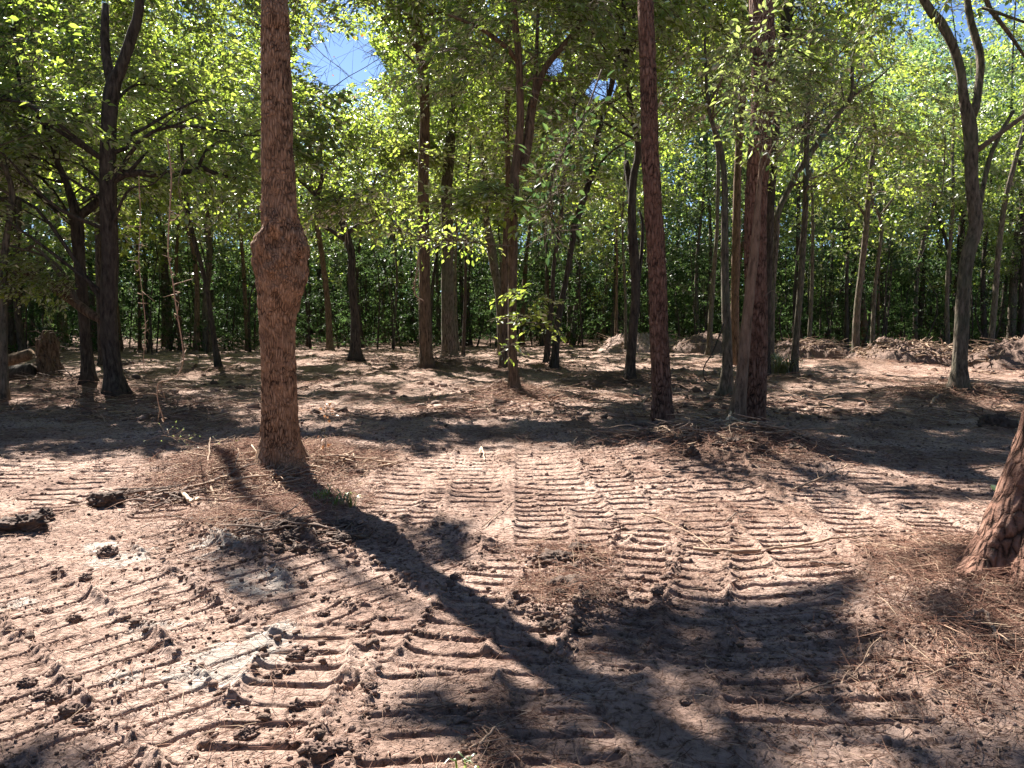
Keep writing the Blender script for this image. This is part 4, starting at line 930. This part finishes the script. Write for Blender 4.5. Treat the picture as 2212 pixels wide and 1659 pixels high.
stick([(1330,915),(1440,920,.02),(1540,924,.03),(1640,928,.03),(1720,926)], .05, .035, 'long dark log lying across the feet of the two near pines', 'stickd', lift=.03, cat='log', name='log')
stick([(1566,962,.05),(1572,942,.16),(1578,928,.22)], .03, .012, 'bright splintered branch stub standing before the thick pine', 'pale')
stick([(1575,930,.16),(1600,938,.12),(1640,960,.06)], .02, .01, 'bright split limb leaning right from the splintered stub', 'pale')
stick([(1510,898,.02),(1550,915,.06),(1590,935,.1)], .016, .012, 'bark-covered branch slanting into the splintered stub', 'stick')
stick([(1380,880),(1400,868,.12),(1430,870,.1),(1470,878)], .012, .008, 'arched pale root left of the near pines')
stick([(1690,870),(1790,900),(1900,910)], .03, .015, 'dark pole on the shaded ground right of the thick pine', 'stickd')
stick([(1710,1060),(1790,1035,.02),(1830,1020,.04)], .012, .006, 'branching twig at the edge of the striped shade', twigs=5)
stick([(300,905),(350,890,.02),(430,868)], .02, .01, 'brown branch on the shaded ground at left', 'stickd', twigs=3)
stick([(420,1002),(480,965,.02),(560,915,.02)], .008, .004, 'thin branch in the shade left of the burl tree', 'stick', twigs=3)
stick([(2090,1020),(2150,1005),(2212,1000)], .01, .006, 'thin stick near the right edge pine on the shaded ground', 'stickd')
stick([(1035,975,.02),(1040,965,.06),(1048,985)], .012, .006, 'small pale root chip at the edge of the bright ground', 'pale')
stick([(1860,820),(1885,840,.03),(1905,845)], .03, .02, 'dark stub of wood right of the pale grass tuft', 'stickd')
stick([(2010,880),(2040,862,.02),(2075,862,.05)], .03, .015, 'sunlit root at the foot of the big forked tree', 'stick')
# ------------------------------------------------------------------ heap of logs and a leaning trunk at the left
def log(a, b, Y, r0, r1, label, mat='grey', name='log', dY=0, sag=0):
    A = at(a[0], a[1], Y); Bp = at(b[0], b[1], Y+dY); P = catmull([A, (A+Bp)/2+np.array([0, 0, sag]), Bp], 30)
    V, q, t = tube(P, np.linspace(r0, r1, 30), 20, disp=lambda th, s, rr: rr*.12*noise3(np.cos(th)*2, np.sin(th)*2, s*2.5, int(a[0])))
    mb = MB(); mb.add(V, q, t); o = mb.build(name, M[mat], smooth_=True, origin=tuple(A)); tag(o, label, 'log'); return o
log((-60, 800), (68, 765), 19.5, .17, .14, 'upper long log of the heap at the left edge', 'brown')
log((-70, 822), (70, 800), 18.6, .2, .17, 'lower thick log of the heap at the left edge', 'dark')
log((-90, 775), (30, 812), 20.6, .15, .12, 'crossing log at the back of the left heap', 'brown')
T = B('leaning_trunk', 'broken trunk leaning down from upper left onto the dark forked hardwood', 'leaning trunk', 'brown', (262, 792),
  [[(262,792,14),(236,715,17),(187,673,19),(127,629,19),(67,593,17),(0,559,15),(-60,532,13)]], crown=[(-2.0,-.6,3.0,1.3,.6,.5,40),(-1.2,-.5,2.5,.8,.5,.4,22)], Y=15.2, leaf='leaf', autolimbs=4, fl=.1)
finish_tree(T, .8)
def stump():
    x, y = gnd(108, 826); z = H1(x, y)
    root = empty('stump', (x, y, z), label='tall torn stump standing upright beside the left log heap', cat='stump')
    P = np.array([[x, y, z-.1], [x-.02, y, z+.3], [x-.06, y, z+.7], [x-.02, y, z+1.0], [x, y, z+1.3]]); P = catmull(P, 60)
    R = np.interp(np.linspace(0, 1, 60), [0, .2, .55, .8, 1], [.34, .27, .22, .24, .1])
    V, q, t = tube(P, R, 48, disp=lambda th, s, rr: rr*(.3*noise3(np.cos(th)*2, np.sin(th)*2, s*2, 3)+.2*noise3(np.cos(th)*6, np.sin(th)*6, s*5, 4)))
    mb = MB(); mb.add(V, q, t); mb.build('trunk', M['brown'], root, smooth_=True, origin=(x, y, z))
    mb = MB()
    for i in range(70):
        a = rng.uniform(0, 6.28); h = rng.uniform(.1, 1.35); p = np.array([x+.2*math.cos(a), y+.2*math.sin(a), z+h]); e = p+np.array([math.cos(a), math.sin(a), rng.normal()*.7])*rng.uniform(.1, .35)
        rtube(mb, [p, (p+e)/2+rng.normal(size=3)*.05, e], .014, .004, 4, 5)
    mb.build('roots', M['stickd'], root, origin=(x, y, z))
stump()
# ------------------------------------------------------------------ dirt and brush piles at the back
def pile(px0, px1, py, h, dep, label, mat='soilp', nst=40):
    a = gp(px0, py); b = gp(px1, py); c = (a+b)/2; hw = (b[0]-a[0])/2; z = 0
    root = empty('debris_pile', (c[0], c[1], z), label=label, cat='debris pile')
    n = 240; m_ = 70; u = np.linspace(-1.05, 1.05, n); v = np.linspace(-1, 1, m_); U, W = np.meshgrid(u, v)
    X = c[0]+U*hw; Yv = c[1]+W*dep
    prof = np.clip(1-U**2, 0, 1)**.6*np.clip(1-W**2, 0, 1)**.8
    Z = h*prof*(1+.55*fbm(X*.8, Yv*.8, 7, 3))+prof*(.30*fbm(X*2.2, Yv*2.2, 8, 5, .7)+.2*np.abs(fbm(X*5, Yv*5, 9, 3)))-.12*(1-prof)
    i = (np.arange(m_-1)[:, None]*n+np.arange(n-1)[None]).ravel()
    mb = MB(); mb.add(np.stack([X, Yv, Z], -1).reshape(-1, 3), np.stack([i, i+1, i+n+1, i+n], 1)); mb.build('soil_heap', M[mat], root, origin=(c[0], c[1], z))
    mb = MB()
    for k in range(nst):
        uu = rng.uniform(-.95, .95); ww = rng.uniform(-.9, .5); pz = h*max(0, 1-uu*uu)**.6*max(0, 1-ww*ww)**.8
        p = np.array([c[0]+uu*hw, c[1]+ww*dep, pz+.02]); a_ = rng.uniform(0, 6.28); L = rng.uniform(.25, 1.1); e = p+np.array([math.cos(a_)*L, math.sin(a_)*L*.6, rng.uniform(-.1, .35)*L])
        rtube(mb, [p, (p+e)/2+rng.normal(size=3)*.07, e], rng.uniform(.01, .035), .008, 5, 6)
    mb.build('roots', M['stick'], root, origin=(c[0], c[1], z))
pile(1285, 1480, 757, .75, 2.2, 'sunlit pinkish dirt mound at the back, behind the forked trunk', nst=80)
pile(1440, 1600, 760, .75, 1.6, 'shaded brush and dirt mound between the leaning pine and the pale-footed tree', 'soil', 70)
pile(1650, 1850, 772, .7, 1.4, 'low rough berm of roots right of the thick pine', 'soil', 90)
pile(1840, 2090, 783, .75, 1.7, 'long torn-up berm of soil and roots in front of the right-hand wood', 'soil', 170)
pile(2085, 2330, 792, .8, 1.8, 'root-filled berm behind the big forked tree at the right edge', 'soil', 150)
# brush at tree feet
def brush(px, py, r_, h, n, label, mat='stickd'):
    c = gp(px, py); z = H1(*c); mb = MB()
    for k in range(n):
        a = rng.uniform(0, 6.28); q_ = rng.uniform(0, 1)**.6*r_; p = np.array([c[0]+math.cos(a)*q_, c[1]+math.sin(a)*q_*.6, 0]); p[2] = H1(p[0], p[1])+rng.uniform(0, h)*(1-q_/r_)
        b = rng.uniform(0, 6.28); L = rng.uniform(.15, .6)*r_; e = p+np.array([math.cos(b)*L, math.sin(b)*L, rng.normal(0, .12)*L]); e[2] = max(e[2], .02)
        rtube(mb, [p, (p+e)/2+rng.normal(size=3)*.05*L, e], rng.uniform(.006, .018), .004, 4, 5)
    o = mb.build('brush_heap', M[mat], origin=(c[0], c[1], z)); tag(o, label, 'brush heap')
brush(1360, 832, 1.5, .3, 130, 'dark brush heaped round the foot of the forked trunk with the snapped stub')
brush(930, 800, 1.9, .3, 150, 'brush ring on the mound under the centre knotted trunk')
brush(1000, 790, 1.5, .2, 80, 'low brush right of the stout straight trunk')
brush(770, 784, 1.9, .2, 90, 'dark twigs round the foot of the black low-forking tree')
brush(1500, 958, 1.2, .26, 170, 'shaded root tangle in front of the two near pines', 'stick')
brush(1650, 980, .8, .25, 110, 'matted root clump lower right of the thick pine', 'stick')
brush(310, 1075, .55, .12, 60, 'tangle of dark twigs left of the burl tree debris')
brush(750, 1005, .5, .15, 90, 'reddish root tangle right of the burl tree foot', 'stick')
brush(590, 1020, .9, .1, 70, 'tan sticks criss-crossing the debris at the burl tree foot', 'stick')
brush(540, 1045, .7, .14, 110, 'pale torn roots and sticks heaped below the burl tree', 'stick')
brush(640, 1150, .55, .12, 120, 'dark root mat on the soil patch below the burl tree')
brush(500, 1130, .4, .08, 70, 'small dark root mat left of the soil patch below the burl tree')
brush(40, 815, 1.7, .55, 200, 'dark tangle of brush thrown over the left log heap')
brush(140, 835, 1.6, .3, 90, 'brush scattered between the torn stump and the dark hardwood')
brush(2090, 860, 1.4, .12, 60, 'twigs on the lit mound of the big forked tree', 'stick')
# ------------------------------------------------------------------ hanging vines and small plants
def vine(pts, Y, r, label, mat='stick', knobs=0):
    W = [at(p[0], p[1], Y) for p in pts]; mb = MB(); P = rtube(mb, W, r, r*.7, 6, len(W)*6)
    for k in range(knobs):
        i = rng.integers(1, len(P)-1); rtube(mb, [P[i], P[i]+rng.normal(size=3)*.03, P[i]+rng.normal(size=3)*.07], r*.6, r*.3, 4, 4)
    o = mb.build('hanging_vine', M[mat], smooth_=True, origin=tuple(W[0])); tag(o, label, 'vine'); return o
vine([(362,300),(370,380),(367,450),(363,540),(372,600),(380,660),(390,720),(396,765),(392,795),(380,815),(360,822),(342,828),(340,860),(348,890),(354,908)], 8.6, .009, 'long pale vine hanging in a curve between the dark hardwood and the burl tree', knobs=26)
vine([(300,380),(303,470),(300,560),(308,640),(314,700),(311,760),(310,790),(316,806)], 9.5, .006, 'shorter thin vine hanging left of the long pale vine', knobs=18)
vine([(2042,290),(2040,350),(2037,400),(2030,425),(2015,440),(2000,450)], 15, .012, 'thin vine curling under the big forked tree', 'twig')
vine([(1563,700),(1540,760),(1522,790),(1520,815),(1535,830),(1552,832)], 13.6, .014, 'dark looping vine beside the mossy trunk', 'dark')
vine([(1652,640),(1668,628),(1678,640),(1676,665),(1665,680)], 11.2, .008, 'small curled tendril on the thick pine trunk', 'twig')
vine([(905,545),(900,590),(895,620),(900,640),(915,650)], 18, .02, 'pale dead vine clinging to the centre knotted trunk', 'stick', 14)
vine([(420,330),(400,350),(385,400),(400,460),(430,490),(450,492),(470,470),(480,430)], 9.2, .005, 'looping thin vine between the left branch and the burl tree', 'twig', 6)
def tuft(px, py, n, L, label, mat='grass', sp=.1):
    x, y = gnd(px, py); z = H1(x, y); mb = MB()
    for k in range(n):
        a = rng.uniform(0, 6.28); l = L*rng.uniform(.5, 1.1); b = np.array([x+rng.normal()*sp*.5, y+rng.normal()*sp*.5, z-.01]); o_ = np.array([math.cos(a), math.sin(a), 0])
        s = np.array([-o_[1], o_[0], 0])*.004*max(1, y/5); p1 = b+o_*l*.18+[0, 0, l*.6]; p2 = b+o_*l*.5+[0, 0, l*.8]; p3 = b+o_*l*.85+[0, 0, l*.5]
        V = [b-s, b+s, p1+s, p1-s, p2+s*.8, p2-s*.8, p3]
        mb.add(V, [[0, 1, 2, 3], [3, 2, 4, 5]], [[5, 4, 6]])
    o = mb.build('grass_tuft', M[mat], origin=(x, y, z)); tag(o, label, 'grass tuft')
tuft(1690, 815, 90, .75, 'pale arching grass tuft at the foot of the slim upright tree', 'tuft', .25)
tuft(738, 1085, 34, .16, 'green grass tuft in the shadow at the burl tree foot', 'grass', .14)
tuft(700, 1075, 30, .18, 'small green blades left of the larger tuft by the burl tree', 'grass', .08)
tuft(1010, 1640, 9, .07, 'tiny green sprig at the bottom centre', 'grass', .06)
def sprig(pts, Y, label, n, leaf, size, name='sapling', mat='twig', spread=.12, r=.006, cat='sapling', leafpart='leaves'):
    W = [at(p[0], p[1], Y) for p in pts]; root = empty(name, tuple(W[0]), label=label, cat=cat)
    mb = MB(); P = rtube(mb, W, r, r*.5, 6, len(W)*6)
    B_ = []; D_ = []
    for k in range(n):
        i = rng.integers(len(P)//4, len(P)); e = P[i]+rng.normal(size=3)*spread
        rtube(mb, [P[i], (P[i]+e)/2+rng.normal(size=3)*.01, e], r*.4, r*.2, 3, 4); B_.append(e); D_.append(e-P[i]+rng.normal(size=3)*.3*spread)
    mb.build('stem', M[mat], root, origin=tuple(W[0]))
    B_ = np.array(B_); ln = size*rng.uniform(.6, 1.2, n); lv = make_leaves6(B_, np.array(D_), np.array([0, 0, 1])+rng.normal(size=(n, 3))*.5, ln, ln*.6)
    mb = MB(); mb.add(lv.reshape(-1, 3), np.arange(n*8).reshape(-1, 4), None, 0, rng.uniform(0, 1, n*2)); mb.build(leafpart, M[leaf], root, origin=tuple(W[0]))
sprig([(700,1000),(703,960),(700,920),(706,890),(716,870)], 8.3, 'dead sapling with rusty curled leaves right of the burl tree', 26, 'dry', .05, spread=.05, r=.004)
sprig([(2134,1282),(2155,1232),(2180,1180),(2197,1120),(2215,1075)], 4.35, 'thin stem with dark green lobed leaves in front of the right edge pine', 16, 'leafd', .09, spread=.05, r=.009, mat='stick')
sprig([(560,985),(500,975),(450,962),(400,950),(350,940)], 8.7, 'small-leaved fallen switch left of the burl tree', 60, 'leafb', .03, spread=.09, r=.005, mat='stick')
sprig([(1075,770),(1085,760),(1098,748),(1120,745)], 13.2, 'bright low shoot on the leafy centre tree', 26, 'leaf', .12, spread=.14, name='leafy_shoot', cat='shoot')
sprig([(1300,150),(1270,230),(1245,280),(1215,330),(1190,400),(1195,500)], 10.5, 'hanging bough of large dark leaves right of the centre tree', 240, 'under', .13, name='hanging_bough', spread=.28, r=.012, cat='bough')
sprig([(1108,532),(1050,527),(990,519),(930,517),(880,505),(850,488)], 15.4, 'low horizontal bough of bright yellow-green leaves from the centre tree', 260, 'leaf', .12, name='leafy_bough', spread=.2, r=.012, cat='bough')
sprig([(1600,330),(1585,290),(1590,240),(1600,200),(1592,150),(1600,100)], 11.0, 'vine of glossy oval leaves climbing beside the thick pine', 120, 'leafb', .11, name='climbing_vine', spread=.2, r=.008, cat='vine')
sprig([(1640,360),(1650,300),(1640,260),(1655,200),(1660,150)], 10.9, 'dense glossy leafy shoots hanging on the thick pine front', 150, 'leafb', .11, name='climbing_vine', spread=.22, r=.008, cat='vine')
sprig([(1680,330),(1720,290),(1760,250),(1790,230)], 11.2, 'side bough of glossy dark leaves right of the thick pine', 150, 'leafd', .12, name='leafy_bough', spread=.24, r=.01, cat='bough')
sprig([(640,60),(700,120),(740,150),(760,170)], 11, 'bare drooping twigs with a few leaves crossing the open sky', 14, 'dry', .05, name='hanging_bough', spread=.28, r=.006, cat='bough')
sprig([(1640,100),(1655,60),(1640,20)], 11.0, 'glossy leaf cluster high on the thick pine', 60, 'leafb', .11, name='climbing_vine', spread=.22, r=.007, cat='vine')
print('done', flush=True)
